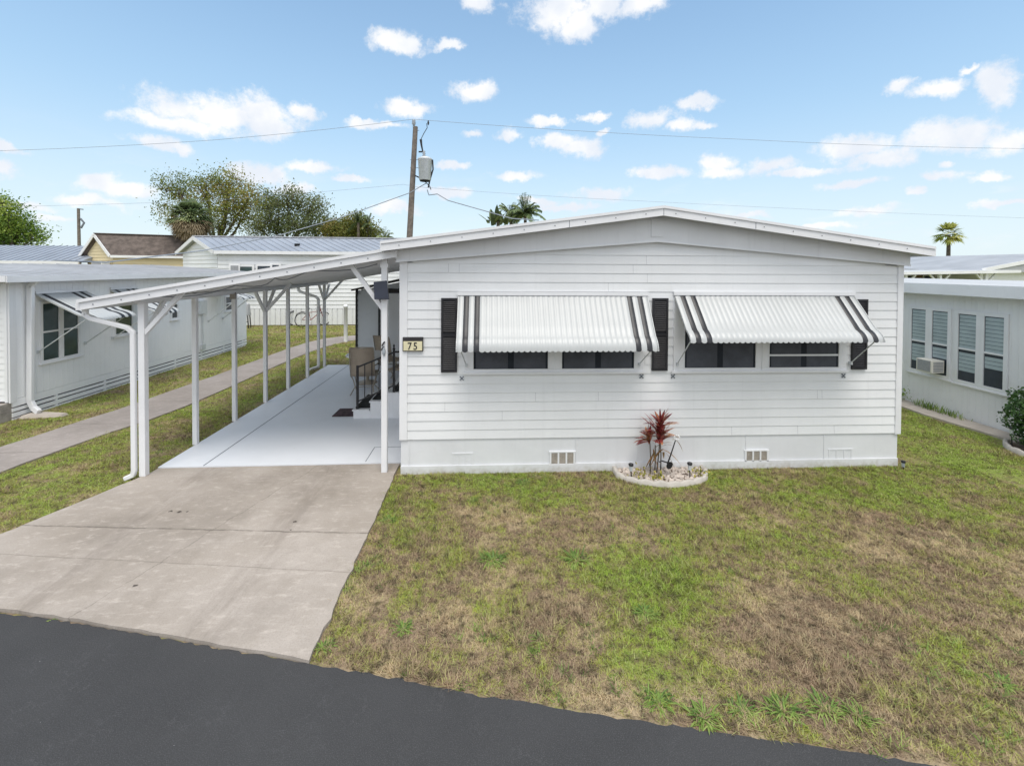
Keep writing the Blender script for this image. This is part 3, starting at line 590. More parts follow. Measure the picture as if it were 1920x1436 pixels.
arms(aw, (2.70, YF-.012, 0), (1, 0, 0), (0, -1, 0), 2.70, .53, .585, 2.515, 1.53, .06, foot=-.02)
for (x, z) in ((-.373, 1.335), (2.222, 1.346), (2.688, 1.343), (5.272, 1.333)):
    a = MB()
    for s_ in (-1, 1): a.bar((x-.022, YF-.018, z-.022*s_), (x+.022, YF-.018, z+.022*s_), .008, .010)
    for sx_ in (-1, 1):
        for sz_ in (-1, 1): a.box(x+sx_*.022-.007, x+sx_*.022+.007, YF-.022, YF-.012, z+sz_*.022-.007, z+sz_*.022+.007)
    a.build('anchor_bracket', 'wire', house)
def vent(x0, x1, z0, z1, mat, frame):
    f = MB(); y = YF-.012 if frame == 'trim' else YF+.0015; w = (x1-x0)/3
    f.box(x0-.02, x1+.02, y-.001, y+.0205, z0-.02, z0-.002); f.box(x0-.02, x1+.02, y-.001, y+.0205, z1+.002, z1+.02)
    for i in range(4): f.box(x0+i*w-.012, x0+i*w+.012, y, y+.0205, z0-.002, z1+.002)
    o = f.build('foundation_vent', frame, house); q = MB()
    for i in range(3):
        q.box(x0+i*w+.012, x0+(i+1)*w-.012, y+.010, y+.0195, z0-.002, z1+.002)
        for k in range(1, 8): zz = z0+(z1-z0)*k/8; q.box(x0+i*w+.013, x0+(i+1)*w-.013, y+.005, y+.0102, zz-.003, zz+.003)
    q.build('vent_grille', mat, o)
vent(.905, 1.25, .085, .245, 'vent', 'trim'); vent(3.80, 4.135, .075, .222, 'vent', 'trim')
vent(-.49, -.23, .09, .24, 'skirt', 'skirt'); vent(5.09, 5.44, .075, .215, 'skirt', 'skirt')
# rear door and side entrance wall seen under the carport
MB().box(XL-.012, XL+.004, 8.95, 9.85, .52, 2.5).build('door', 'bluewall', house)
# number sign
sg = thing('house_number_sign', 'small cream house number sign reading 75 with dark top strip, on the front siding', 'sign', (-1.06, YF-.02, 1.73))
MB().box(-1.2, -.915, YF-.045, YF-.015, 1.725, 1.925).build('frame', 'signblack', sg, .003)
MB().box(-1.188, -.927, YF-.049, YF-.046, 1.738, 1.868).build('plate', 'plate', sg)
cu = bpy.data.curves.new('digits', 'FONT'); cu.body = '75'; cu.size = .145; cu.align_x = 'CENTER'; cu.extrude = .0015; cu.space_character = 1.35; cu.offset = .002
to = bpy.data.objects.new('tmp_text', cu); COL.objects.link(to); bpy.context.view_layer.update()
me = bpy.data.meshes.new_from_object(to.evaluated_get(bpy.context.evaluated_depsgraph_get())); bpy.data.objects.remove(to)
dg = bpy.data.objects.new('digits', me); COL.objects.link(dg); me.materials.clear(); me.materials.append(MATS['signblack']); dg.parent = sg
dg.rotation_euler = (rad(90), 0, 0); dg.scale = (.82, 1, 1); dg.location = Vector((-1.062, YF-.051, 1.751))-sg.location
# ------------------------------------------------------------------ CARPORT
cp = thing('carport', 'white carport with slanting roof and seven slim posts beside the house', 'carport', (-3, 6.5, 0))
CS = (3.008-2.317)/(5.40-1.476)
def cz(x): return 3.008+CS*(x+1.476)        # underside of the front fascia
cl, cr = -5.42, -1.262
mb = MB(); mb.prism([(cl, 6.32, cz(cl)+.055), (cr, 6.32, cz(cr)+.055), (cr, 6.32, cz(cr)+.10), (cl, 6.32, cz(cl)+.10)], (0, 13.75-6.32, 0))
for k in range(0, 25):                      # pan seams below and ribs above
    y = 6.42+k*.3
    mb.bar((cl+.02, y, cz(cl+.02)+.045), (cr-.01, y, cz(cr-.01)+.045), .02, .018); mb.bar((cl+.02, y, cz(cl+.02)+.108), (cr-.01, y, cz(cr-.01)+.108), .03, .02)
mb.build('roof', 'trim', cp)
mb = MB()
fpr = lambda y: MB().prism([(cl, y, cz(cl)+.0), (cr, y, cz(cr)+.0), (cr, y, cz(cr)+.098), (cl, y, cz(cl)+.098)], (0, .018, 0))
fpr(13.75).build('fascia', 'trim', cp); mb = fpr(6.30)
mb.prism([(cl-.03, 6.28, cz(cl-.03)+.1), (-1.455, 6.28, cz(-1.455)+.1), (-1.455, 6.28, cz(-1.455)+.142), (cl-.03, 6.28, cz(cl-.03)+.142)], (0, .07, 0))
fc_ = mb.build('fascia', 'trim', cp)
for x in np.arange(-5.25, -1.5, .36): MB().box(x-.007, x+.007, 6.294, 6.2995, cz(x)+.04, cz(x)+.054).build('screw', 'wire', fc_)
MB().box(cl-.07, cl-.001, 6.32, 13.76, cz(cl)-.005, cz(cl)+.095).build('gutter', 'trim', cp)
XP = -4.76
MB().box(XP-.045, XP+.045, 6.40, 13.6, 2.40, cz(XP)+.036).build('beam', 'trim', cp)
pys = [6.50, 7.61, 8.75, 9.93, 11.03, 12.18, 13.42]
for i, y in enumerate(pys):
    w = .042 if i == 0 else .035
    MB().box(XP-w, XP+w, y-w, y+w, .0, 2.40).build('post', 'trim', cp, .006)
MB().box(-1.505, -1.425, 6.45, 6.53, .0, cz(-1.46)+.02).build('post', 'trim', cp, .006)
MB().box(-1.52, -1.41, 6.444, 6.536, 2.90, 2.955).build('post_cap', 'trim', cp, .004)
for y in (6.50, 9.93, 13.42):
    MB().bar((XP+.03, y, 1.98), (-4.22, y, cz(-4.22)+.03), .055, .055, (0, 1, 0)).build('brace', 'trim', cp)
    for s_ in (-1, 1):
        if y == 6.50 and s_ < 0: continue
        MB().bar((XP, y+s_*.03, 1.95), (XP, y+s_*.42, 2.405), .05, .05, (1, 0, 0)).build('brace', 'trim', cp)
MB().bar((-1.49, 6.49, 2.32), (-1.95, 6.49, cz(-1.95)+.03), .06, .055, (0, 1, 0)).build('brace', 'trim', cp)
MB().box(XP-.045, XP+.05, 8.68, 8.715, 2.30, 2.42).build('light_box', 'block', cp)
def downspout(pts, w, d_, name='downspout', mat='trim', parent=cp):
    m_ = MB(); 
    for a, b_ in zip(pts[:-1], pts[1:]):
        A, Bq = Vector(a), Vector(b_); dd = (Bq-A).normalized()*.012; m_.bar(A-dd, Bq+dd, w, d_, (0, 1, 0) if abs((Bq-A).normalized().y) < .7 else (1, 0, 0))
    return m_.build(name, mat, parent, .012)
downspout([(cl-.03, 6.42, 2.32), (cl-.03, 6.42, 2.24), (-5.38, 6.42, 2.19), (-4.92, 6.44, 2.06), (-4.855, 6.45, 1.99), (-4.855, 6.45, .09), (-4.87, 6.45, .03), (-4.96, 6.43, -.01)], .062, .055)
downspout([(cl-.03, 13.3, 2.32), (cl-.03, 13.3, 2.24), (-5.38, 13.3, 2.19), (-4.95, 13.3, 2.05), (-4.885, 13.3, 1.98), (-4.885, 13.3, .09), (-4.90, 13.3, .03), (-5.05, 13.1, -.01)], .075, .055)
# cable sagging under the roof
pts = []
for (xa, xb) in ((-4.6, -3.9), (-3.9, -3.2), (-3.2, -2.5), (-2.5, -1.6)):
    for i in range(6): u = i/6; x = xa+(xb-xa)*u; pts.append((x, 6.9+.4*math.sin(x*3), cz(x)+.03-.07*math.sin(math.pi*u)))
o = MB().tube(pts, .007, 5).build('cable', 'wire', cp)
# two lamps of the solar floodlight on the post
fl = thing('flood_light', 'black square solar light fixed high on the post by the house corner', 'light', (-1.50, 6.42, 2.55))
MB().hexa([(-1.58, 6.36, 2.46), (-1.38, 6.36, 2.46), (-1.38, 6.40, 2.455), (-1.58, 6.40, 2.455)], [(-1.60, 6.40, 2.70), (-1.42, 6.40, 2.72), (-1.42, 6.44, 2.715), (-1.60, 6.44, 2.695)]).build('solar_panel', 'panelglass', fl, .006)
MB().box(-1.50, -1.45, 6.40, 6.455, 2.50, 2.64).build('bracket', 'blacksteel', fl)
oc = thing('post_ornament', 'tiny black and white ornament tied to the post by the house corner', 'ornament', (-1.465, 6.43, 1.72))
mb = MB(); mb.tube([(-1.49, 6.435, 1.80), (-1.47, 6.43, 1.84), (-1.45, 6.435, 1.86)], .01, 6); mb.tube([(-1.50, 6.435, 1.74), (-1.48, 6.43, 1.78), (-1.455, 6.435, 1.79)], .008, 6); mb.build('ribbon', 'blacksteel', oc)
MB().lathe((-1.462, 6.43, 1.66), [(.008, 0), (.022, .03), (.024, .07), (.012, .11)], 8).build('figure', 'ceramic', oc)
# ------------------------------------------------------------------ SHED behind the slab
sh = thing('shed', 'grey blue lap sided shed with black corner strips at the back of the carport', 'shed', (-2.6, 14, 0))
mb = MB(); lap_wall(mb, (-3.93, 13.80), (-1.3, 13.80), 0, 2.75, .15, lambda zt: (max(0, (zt-2.22)/.26*1.0 if zt > 2.22 else 0), 2.6), .035)
mb.build('siding', 'bluewall', sh)
mb = MB(); mb.prism([(-3.93, 13.83, 0), (-1.3, 13.83, 0), (-1.3, 13.83, 2.75), (-3.93, 13.83, 2.2)], (0, 1.8, 0)); mb.build('wall', 'bluewall', sh)
MB().box(-3.97, -3.91, 13.76, 13.86, 0, 2.24).build('corner_strip', 'blacksteel', sh); MB().box(-3.30, -3.24, 13.76, 13.785, 0, 2.3).build('corner_strip', 'blacksteel', sh)
MB().prism([(-4.08, 13.7, 2.2), (-1.3, 13.7, 2.83), (-1.3, 13.7, 2.88), (-4.08, 13.7, 2.25)], (0, 2.0, 0)).build('roof', 'blacksteel', sh)
dr = MB().box(-3.23, -1.3, 13.74, 13.775, .02, 2.13).build('door', 'lwall', sh)
MB().box(-3.23, -1.3, 13.72, 13.775, 2.14, 2.27).build('door_header', 'blacksteel', sh)
# ------------------------------------------------------------------ steps, rail, mats, furniture
st = thing('entry_steps', 'white painted entry steps rising to the side door under the carport', 'steps', (-1.9, 9.3, .014))
for i, (x0, z1) in enumerate(((-2.57, .185), (-2.25, .345), (-1.93, .505))):
    MB().box(x0, -1.27 if i == 2 else (-2.25, -1.93)[i]-.001, 8.77, 9.95, .014, z1-.03).build('riser', 'trim', st); MB().box(x0-.02, -1.27 if i == 2 else (-2.25, -1.93)[i]-.021, 8.75, 9.97, z1-.029, z1).build('tread', 'trim', st, .004)
for x0, z1, lab in ((-2.55, .185, 'dark rubber mat on the lowest white step'), (-2.23, .345, 'dark rubber mat on the middle white step'), (-1.85, .505, 'dark rubber mat on the top landing of the white steps')):
    mt = MB(); mt.box(x0, x0+.27, 8.85, 9.75, z1+.001, z1+.014); mt.box(x0-.003, x0+.03, 8.85, 9.75, z1+.015, z1+.02); tag(mt.build('step_mat', 'rubber'), lab, 'mat', 'mats on the entry steps')
rl = thing('hand_rail', 'black metal hand rail on the near side of the white entry steps', 'railing', (-2.2, 8.78, .18))
yy = 8.80; top0, top1 = (-2.50, yy, .98), (-1.80, yy, 1.30)
MB().box(-2.52, -2.48, yy-.02, yy+.02, .186, 1.02).build('post', 'blacksteel', rl); 
mb = MB().box(-1.83, -1.79, yy-.02, yy+.02, .506, 1.32); mb.lathe((-1.81, yy, 1.32), [(.02, 0), (.03, .02), (.012, .05), (.022, .08), (.005, .11)], 8); mb.build('post', 'blacksteel', rl)
MB().bar((-2.5, yy, .99), (-1.3, yy, 1.40) if False else (-1.82, yy, 1.27), .03, .03).build('top_rail', 'blacksteel', rl)
MB().bar((-2.5, yy, .33), (-1.82, yy, .63), .025, .025).build('bottom_rail', 'blacksteel', rl)
for k in range(1, 5):
    x = -2.5+.68*k/5; m_ = MB().box(x-.008, x+.008, yy-.008, yy+.008, .33+.3*k/5, .99+.28*k/5)
    m_.build('baluster', 'blacksteel', rl)
MB().bar((-1.81, yy, 1.28), (-1.28, yy, 1.28), .03, .03).box(-1.6, -1.585, yy-.008, yy+.008, .52, 1.27).build('landing_rail', 'blacksteel', rl)
MB().bar((-1.81, yy, .62), (-1.28, yy, .80), .022, .022).build('landing_rail', 'blacksteel', rl)
dm = MB(); dm.box(-3.01, -2.60, 8.88, 9.36, .015, .028); dm.box(-2.96, -2.65, 8.93, 9.31, .0285, .031); tag(dm.build('door_mat', 'matred'), 'small dark patterned door mat on the floor before the steps', 'mat')
def chair_at(x, y, rot, label):
    o = thing('patio_chair', label, 'chair', (0, 0, 0), 'taupe sling patio chairs around the table')
    def strip(pr, w0, w1, nm):
        vs = []
        for (yy_, zz) in pr: vs += [(-w0, yy_, zz), (0, yy_+.02, zz-.012), (w1, yy_, zz)]
        m_ = MB(); N = len(pr); m_.add(vs, [(3*i, 3*i+1, 3*i+4, 3*i+3) for i in range(N-1)]+[(3*i+1, 3*i+2, 3*i+5, 3*i+4) for i in range(N-1)], True); q = m_.build(nm, 'sling', o)
        sd_m = q.modifiers.new('thick', 'SOLIDIFY'); sd_m.thickness = .006
    strip([(.24, .45), (.1, .435), (-.1, .42), (-.2, .41)], .25, .25, 'seat'); strip([(-.22, .42), (-.27, .6), (-.31, .8), (-.35, 1.0), (-.38, 1.08)], .25, .25, 'backrest')
    for s_ in (-1, 1):
        MB().tube([(s_*.265, .27, .45), (s_*.265, .1, .435), (s_*.265, -.2, .41), (s_*.265, -.28, .62), (s_*.265, -.36, 1.02), (s_*.255, -.385, 1.09)], .013, 6).build('side_frame', 'chairframe', o)
        MB().tube([(s_*.27, -.27, .66), (s_*.30, -.1, .67), (s_*.30, .15, .66), (s_*.29, .27, .6), (s_*.27, .26, .45)], .013, 6).build('arm', 'chairframe', o)
        MB().tube([(s_*.265, .22, .45), (s_*.24, .12, .30), (s_*.2, .1, .14), (s_*.26, .28, .0)], .012, 6).build('leg', 'chairframe', o)
        MB().tube([(s_*.265, -.16, .41), (s_*.24, -.05, .28), (s_*.2, -.08, .14), (s_*.26, -.3, .0)], .012, 6).build('leg', 'chairframe', o)
    MB().tube([(-.255, -.385, 1.09), (0, -.40, 1.10), (.255, -.385, 1.09)], .013, 6).build('top_bar', 'chairframe', o)
    MB().tube([(-.2, .1, .14), (.2, .1, .14)], .01, 6).tube([(-.2, -.08, .14), (.2, -.08, .14)], .01, 6).build('stretcher', 'chairframe', o)
    o.location = (x, y, .014); o.rotation_euler = (0, 0, rot); return o
chair_at(-2.86, 10.65, rad(4), 'taupe sling patio chair with its back to the road, nearest the steps')
chair_at(-2.62, 12.3, rad(-28), 'taupe sling patio chair partly behind the carport post, farther back')
chair_at(-2.1, 11.2, rad(80), 'taupe sling patio chair beside the house wall, behind the railing')
tb = thing('patio_table', 'round pale patio table behind the nearest sling chair', 'table', (-3.0, 11.5, .014))
MB().lathe((-3.02, 11.5, .70), [(.50, 0), (.52, .01), (.52, .03), (.50, .04)], 28).build('tabletop', 'whiteplastic', tb)
MB().lathe((-3.02, 11.5, .014), [(.25, 0), (.22, .03), (.04, .06), (.035, .69)], 14).build('pedestal', 'chairframe', tb)
# ------------------------------------------------------------------ FLOWER BED
bed = thing('garden_edging', 'low scalloped pale border around the flower bed at the front wall', 'garden border', (2.45, 6.2, GZ))
pth = [Vector((x, y, 0)) for x, y in BED]; segs = []
for a, b_ in zip(pth[:-1], pth[1:]):
    for i in range(8): segs.append(a.lerp(b_, i/8))
segs.append(pth[-1]); mb = MB(); Ls = [0]
for a, b_ in zip(segs[:-1], segs[1:]): Ls.append(Ls[-1]+(b_-a).length)
vs = []
for i, pnt in enumerate(segs):
    d = (segs[min(i+1, len(segs)-1)]-segs[max(i-1, 0)]).normalized(); nn = Vector((d.y, -d.x, 0)); h = .018+.030*abs(math.sin(math.pi*Ls[i]/.19))**.6
    for (o_, z) in ((.028, -.06), (.028, h*.75), (.012, h), (-.012, h), (-.028, h*.75), (-.028, -.06)): vs.append(pnt+nn*o_+Vector((0, 0, z)))
mb.add(vs, [(6*i+k, 6*i+6+k, 6*i+7+k, 6*i+1+k) for i in range(len(segs)-1) for k in range(5)], True); mb.build('border', 'edging', bed)
MB().prism([(x, y, -.05) for x, y in BED], (0, 0, .045)).build('flower_bed', 'mulch')['kind'] = 'structure'
def pebbles(name, poly, n, r0, r1, z, mat):
    x0, x1 = min(p[0] for p in poly), max(p[0] for p in poly); y0, y1 = min(p[1] for p in poly), max(p[1] for p in poly); m_ = MB(); c = 0
    while c < n:
        x, y = random.uniform(x0, x1), random.uniform(y0, y1)
        if not inpoly(np.array([x]), np.array([y]), poly)[0]: continue
        r = random.uniform(r0, r1); c += 1; a0 = random.random()*6
        ring = lambda rr, zz: [(x+rr*r*math.cos(a0+k*math.pi/3)*random.uniform(.8, 1.2), y+rr*r*math.sin(a0+k*math.pi/3)*random.uniform(.8, 1.2), z+zz*r) for k in range(6)]
        v = ring(1, -.3)+ring(1, .3)+ring(.5, .8); m_.add(v, [(k, (k+1) % 6, 6+(k+1) % 6, 6+k) for k in range(6)]+[(6+k, 6+(k+1) % 6, 12+(k+1) % 6, 12+k) for k in range(6)]+[(12, 13, 14, 15, 16, 17)], True)
    return m_.build(name, mat)
o = pebbles('pebbles', [(1.85, 6.44), (1.87, 6.2), (2.1, 6.03), (2.5, 5.95), (2.9, 6.04), (3.1, 6.3), (3.1, 6.44)], 620, .010, .028, .002, 'rock'); o['kind'] = 'stuff'
cp2 = thing('cordyline_plant', 'tall dark red leafed cordyline in the flower bed before the wall', 'plant', (2.4, 6.25, 0))
stems = [((2.44, 6.24), (2.42, 6.22, .55)), ((2.30, 6.26), (2.28, 6.25, .52)), ((2.40, 6.28), (2.43, 6.24, .72)), ((2.36, 6.26), (2.36, 6.24, .42))]
for (b0, tp) in stems:
    MB().tube([(b0[0], b0[1], 0), ((b0[0]+tp[0])/2+.01, (b0[1]+tp[1])/2, tp[2]/2), tp], .010, 6, .007).build('stem', 'bark', cp2)
def rosette(c, n, L, el0, el1, W0, mat, dr=(.1, .6)):
    a = rng.uniform(0, 2*np.pi, n); e = rng.uniform(rad(el0), rad(el1), n)
    B_ = np.tile(np.array(c), (n, 1))+np.stack([0*a, 0*a, rng.uniform(-.10, .03, n)], 1); D = np.stack([np.cos(a)*np.cos(e), np.sin(a)*np.cos(e)*.8, np.sin(e)], 1)
    return (B_, D, L*rng.uniform(.7, 1.15, n), W0*rng.uniform(.7, 1.2, n), rng.uniform(*dr, n))
def multi(name, sets, mat, parent, seg=5):
    A = [np.concatenate([s_[i] for s_ in sets]) for i in range(5)]; return blade_mesh(name, *A[:4], A[4], mat, parent, seg)
multi('leaves', [rosette((2.42, 6.22, .56), 36, .30, 14, 88, .050, 0), rosette((2.28, 6.25, .53), 26, .27, 14, 88, .048, 0), rosette((2.43, 6.24, .73), 26, .29, 20, 88, .045, 0, (.05, .4)), rosette((2.40, 6.22, .62), 10, .30, 30, 80, .045, 0)], 'redleaf', cp2)
multi('dry_leaves', [rosette((2.46, 6.2, .42), 5, .24, -40, 10, .03, 0, (.4, .9)), rosette((2.33, 6.22, .34), 4, .22, -70, -40, .03, 0, (.1, .5)), rosette((2.58, 6.2, .5), 3, .3, 0, 20, .02, 0, (.5, .9))], 'dryleaf', cp2)
for (x, y, lab) in ((2.12, 6.18, 'small yellow green plant in the left part of the flower bed'), (2.32, 6.1, 'small yellow leafed plant beside the cordyline stems'), (2.98, 6.2, 'leafy green plant in the right corner of the flower bed')):
    o = thing('bedding_plant', lab, 'plant', (x, y, 0), 'small plants in the flower bed'); n = 46
    C = np.array([x, y, .05])+rng.normal(size=(n, 3))*np.array([.07, .05, .035]); leaves('foliage', C, .045, 'yelleaf', o)
    for k in range(4): MB().tube([(x, y, 0), (x+random.uniform(-.05, .05), y+random.uniform(-.04, .04), .08)], .003, 4).build('stem', 'bark', o)
def solar_stake(x, y, z0, label, h=.24, r=.032, group='solar stake lights'):
    o = thing('solar_light', label, 'garden light', (x, y, z0), group)
    MB().tube([(x, y, z0), (x-.01, y, z0+h*.55)], .009, 6).build('stake', 'blacksteel', o)
    MB().lathe((x-.01, y, z0+h*.55), [(r*.75, 0), (r*.8, h*.3)], 12).build('lens', 'ceramic' if r < .03 else 'galv', o)
    MB().lathe((x-.01, y, z0+h*.85), [(r, 0), (r*1.1, .01), (r*1.1, .024), (r*.8, .03)], 14).build('cap', 'blacksteel', o)
solar_stake(1.99, 6.13, -.02, 'black capped solar light in the left part of the flower bed'); solar_stake(2.82, 6.13, -.02, 'black capped solar light in the right part of the flower bed')
solar_stake(6.13, 6.33, -.1, 'low solar light at the far right corner of the white house', .2, .026); solar_stake(-4.85, 7.72, GZ, 'small clear solar light at the foot of the second carport post', .16, .02); solar_stake(-4.86, 10.1, GZ, 'small clear solar light beside the middle carport posts', .16, .02)
mn = thing('music_note_stake', 'black metal music note garden ornament in the flower bed', 'ornament', (2.5, 6.15, 0))
MB().tube([(2.40, 6.14, -.02), (2.40, 6.14, .18)], .006, 6).build('stake', 'blacksteel', mn)
mb = MB(); 
for cx_, cz_ in ((2.53, .17),):
    vs = [(cx_+.042*math.cos(a)*(1)+.012*math.sin(a), 6.14, cz_+.05*math.sin(a)) for a in np.linspace(0, 2*math.pi, 17)[:-1]]; mb.prism(vs, (0, .014, 0))
mb.build('note_head', 'blacksteel', mn)
MB().tube([(2.50, 6.147, .19), (2.55, 6.147, .33), (2.61, 6.147, .52)], .012, 6, .008).tube([(2.38, 6.147, .22), (2.42, 6.147, .235), (2.50, 6.147, .21)], .010, 6).build('note_stem', 'blacksteel', mn)
fm = MB()
for k in range(7): a = k*.9; fm.lathe((2.63+.035*math.cos(a), 6.15, .56+.028*math.sin(a)), [(.004, -.012), (.016, 0), (.004, .012)], 7)
fm.build('flower', 'whiteplastic', mn)
o = thing('spiky_weed', 'small spiky weed at the right foot of the white house', 'weed', (5.98, 6.3, -.08)); q = rosette((5.98, 6.3, -.04), 12, .15, 15, 70, .014, 0); multi('leaves', [q], 'weed', o)
# ------------------------------------------------------------------ LEFT NEIGHBOUR
LX = -9.0
ln_ = thing('neighbour_home', 'pale blue white mobile home with slatted skirting left of the sidewalk', 'house', (LX, 12.5, 0))
ly0, ly1 = 8.98, 17.35
mb = MB(); mb.box(LX-6.5, LX, ly0+.02, ly1, .36, 2.66)
y = ly0+.1
while y < ly1-.05: mb.box(LX+.0005, LX+.004, y, y+.022, .37, 2.62); y += .135
mb.build('wall', 'lwall', ln_)
MB().box(LX-6.4, LX-.04, ly0+.1, ly1-.1, -.1, .35).build('crawlspace', 'dark', ln_)
mb = MB()
for (a, b_) in ((.215, .355), (.125, .185), (.02, .095), (-.12, -.005)): mb.box(LX-.035, LX+.006, ly0+.05, ly1, a, b_); 
for yb in np.arange(ly0+.9, ly1, 1.2): mb.box(LX-.03, LX+.003, yb, yb+.05, -.1, .35)
mb.build('skirting_board', 'lwall', ln_)
mb = MB()
for (a, b_) in ((.215, .335), (.125, .185), (.02, .095), (-.12, -.005)): mb.box(LX-6.4, LX-.55, ly0+.03, ly0+.06, a, b_)
mb.build('skirting_board', 'lwall', ln_)
MB().box(LX-.02, LX+.012, ly0, ly0+.12, .3, 2.64).build('corner_trim', 'trim', ln_)
mb = MB(); lap_wall(mb, (LX-6.5, ly0), (LX-.07, ly0), .34, 2.6, .12); mb.build('siding', 'siding', ln_); MB().box(LX-.07, LX-.021, ly0-.02, ly0+.03, .32, 2.6).build('corner_trim', 'trim', ln_)
mb = MB(); ez = 2.70
mb.prism([(LX+.28, ly0-.3, ez), (LX-3.3, ly0-.3, 2.95), (LX-7, ly0-.3, ez), (LX-7, ly0-.3, ez-.06), (LX+.28, ly0-.3, ez-.06)], (0, ly1-ly0+.6, 0))
for k in range(22): mb.bar((LX+.26, ly0-.2+k*.4, ez+.004), (LX-3.3, ly0-.2+k*.4, 2.954), .03, .02)
mb.build('roof', 'roofgrey', ln_)
MB().box(LX+.281, LX+.30, ly0-.32, ly1+.3, ez-.11, ez+.012).box(LX-7, LX+.28, ly0-.335, ly0-.302, ez-.10, ez+.01).build('fascia', 'trim', ln_)
def side_window(parent, X, s, y0, y1, z0, z1, cols, glass, frame='trim', blinds=False, fw=.05, rail=.5):
    """window in a wall of constant x; s = outward sign"""
    f = MB(); bx = lambda a, b_, ya, yb, za, zb_: f.box(min(X+s*a, X+s*b_), max(X+s*a, X+s*b_), ya, yb, za, zb_)
    bx(-.02, .03, y0, y1, z0, z0+fw); bx(-.02, .03, y0, y1, z1-fw, z1); bx(-.01, .05, y0-.03, y1+.03, z0-.03, z0+.0)
    w = (y1-y0)/cols
    for i in range(cols+1):
        c = y0+i*w; bx(-.02, .029, max(y0, c-fw*(1 if 0 < i < cols else 1)), min(y1, c+fw), z0+fw, z1-fw)
    zr = z0+(z1-z0)*rail
    for i in range(cols): bx(-.012, .02, y0+i*w+fw, y0+(i+1)*w-fw, zr-.018, zr+.018)
    o = f.build('window', frame, parent, .003)
    for i in range(cols):
        a, b_ = sorted((X+s*.002, X+s*.006)); MB().box(a, b_, y0+i*w+fw, y0+(i+1)*w-fw, z0+fw, z1-fw).build('pane', glass, o)
    if blinds:
        for i in range(cols):
            q = MB(); z = z1-fw-.02; lo = z0+(z1-z0)*(.30 if i % 2 == 0 else .18)
            while z > lo:
                if abs(z-zr) > .03: a, b_ = sorted((X+s*.0065, X+s*.008)); q.box(a, b_, y0+i*w+fw+.012, y0+(i+1)*w-fw-.012, z-.066, z)
                z -= .074
            q.build('blind', 'blind', o)
    return o
side_window(ln_, LX, 1, 9.56, 10.45, .93, 2.18, 2, 'glassgreen'); side_window(ln_, LX, 1, 11.35, 11.95, 1.2, 2.15, 1, 'glassgreen'); side_window(ln_, LX, 1, 13.3, 13.62, 1.38, 1.86, 1, 'glass'); side_window(ln_, LX, 1, 15.95, 16.6, 1.36, 1.9, 1, 'glass')
for (ya, W_, n_s, o_, zt, dp) in ((9.48, 1.12, 12, 1.05, 2.33, .53), (11.27, .78, 9, 1.05, 2.33, .58), (15.0, .85, 9, 1.05, 2.3, .45)):
    aw, _ = awning(ln_, (LX+.01, ya, 0), (0, 1, 0), (1, 0, 0), W_, o_, dp, n_s, zt)
    for e in (0.03, W_-.03):
        MB().tube([(LX+.03, ya+e, zt-1.15), (LX+o_*.93, ya+e, zt-dp+.05)], .011, 6).box(LX+.005, LX+.04, ya+e-.02, ya+e+.02, zt-1.18, zt-1.12).build('support_arm', 'galv', aw)
MB().box(LX+.005, LX+.09, 14.5, 14.85, 1.42, 1.83).tube([(LX+.04, 14.7, 1.42), (LX+.04, 14.7, .45)], .02, 6).box(LX+.005, LX+.07, 14.6, 14.8, .3, .46).build('meter_box', 'galv', ln_)
downspout([(LX+.2, 9.30, 2.62), (LX+.09, 9.30, 2.5), (LX+.06, 9.30, .25), (LX+.12, 9.30, .12), (LX+.25, 9.26, .05)], .1, .075, parent=ln_)
MB().hexa([(LX+.05, 9.08, GZ), (LX+.75, 9.18, GZ), (LX+.75, 9.34, GZ), (LX+.05, 9.42, GZ)], [(LX+.08, 9.11, .03), (LX+.72, 9.20, .012), (LX+.72, 9.31, .012), (LX+.08, 9.38, .03)]).build('splash_block', 'curb')
tag(bpy.data.objects['splash_block'], 'flat pale splash block on the grass under the neighbour downspout', 'splash block')
for (x, y, z, lab) in ((LX-.22, 8.9, GZ, 'grey concrete block at the corner under the neighbour home'), (LX-.55, 8.93, GZ, 'second concrete block left of the corner block')):
    o = thing('concrete_block', lab, 'block', (x, y, z), 'concrete blocks under the left neighbour'); MB().box(x, x+.2, y-.1, y+.3, z, z+.2).box(x+.005, x+.195, y-.095, y+.295, z+.201, z+.34).build('block', 'block', o, .006)
# ------------------------------------------------------------------ RIGHT NEIGHBOUR
RX = 9.36
rn = thing('neighbour_home', 'pale grey mobile home with white framed windows at the right edge', 'house', (RX, 8, 0))
mb = MB(); mb.box(RX, RX+7, 2.4, 19, -.1, 2.5); y = 2.45
while y < 18.9: mb.box(RX-.004, RX-.0005, y, y+.028, -.08, 2.46); y += .115
mb.build('wall', 'rwall', rn)
mb = MB(); rr = lambda y: 2.655+.0*y
mb.prism([(RX-.25, 2.2, 2.60), (RX-.25, 2.2, 2.54), (RX+7.3, 2.2, 2.54), (RX+7.3, 2.2, 2.60), (RX+3.5, 2.2, 2.65)], (0, 17, 0))
N = 90; vs = []
for i in range(N+1):           # uneven seal coat swelling along the near side of the roof
    y = 2.3+i*.186; vs += [(RX-.22, y, 2.615), (RX+.5, y, 2.628+.012*math.sin(i*.9)+.008*math.sin(i*.37)), (RX+1.6, y, 2.64+.014*math.sin(i*.5+1)+.008*math.sin(i*1.7)), (RX+3.4, y, 2.66)]
mb.add(vs, [(4*i+k, 4*i+k+1, 4*i+5+k, 4*i+4+k) for i in range(N) for k in range(3)], True); mb.build('roof', 'roofwhite', rn)
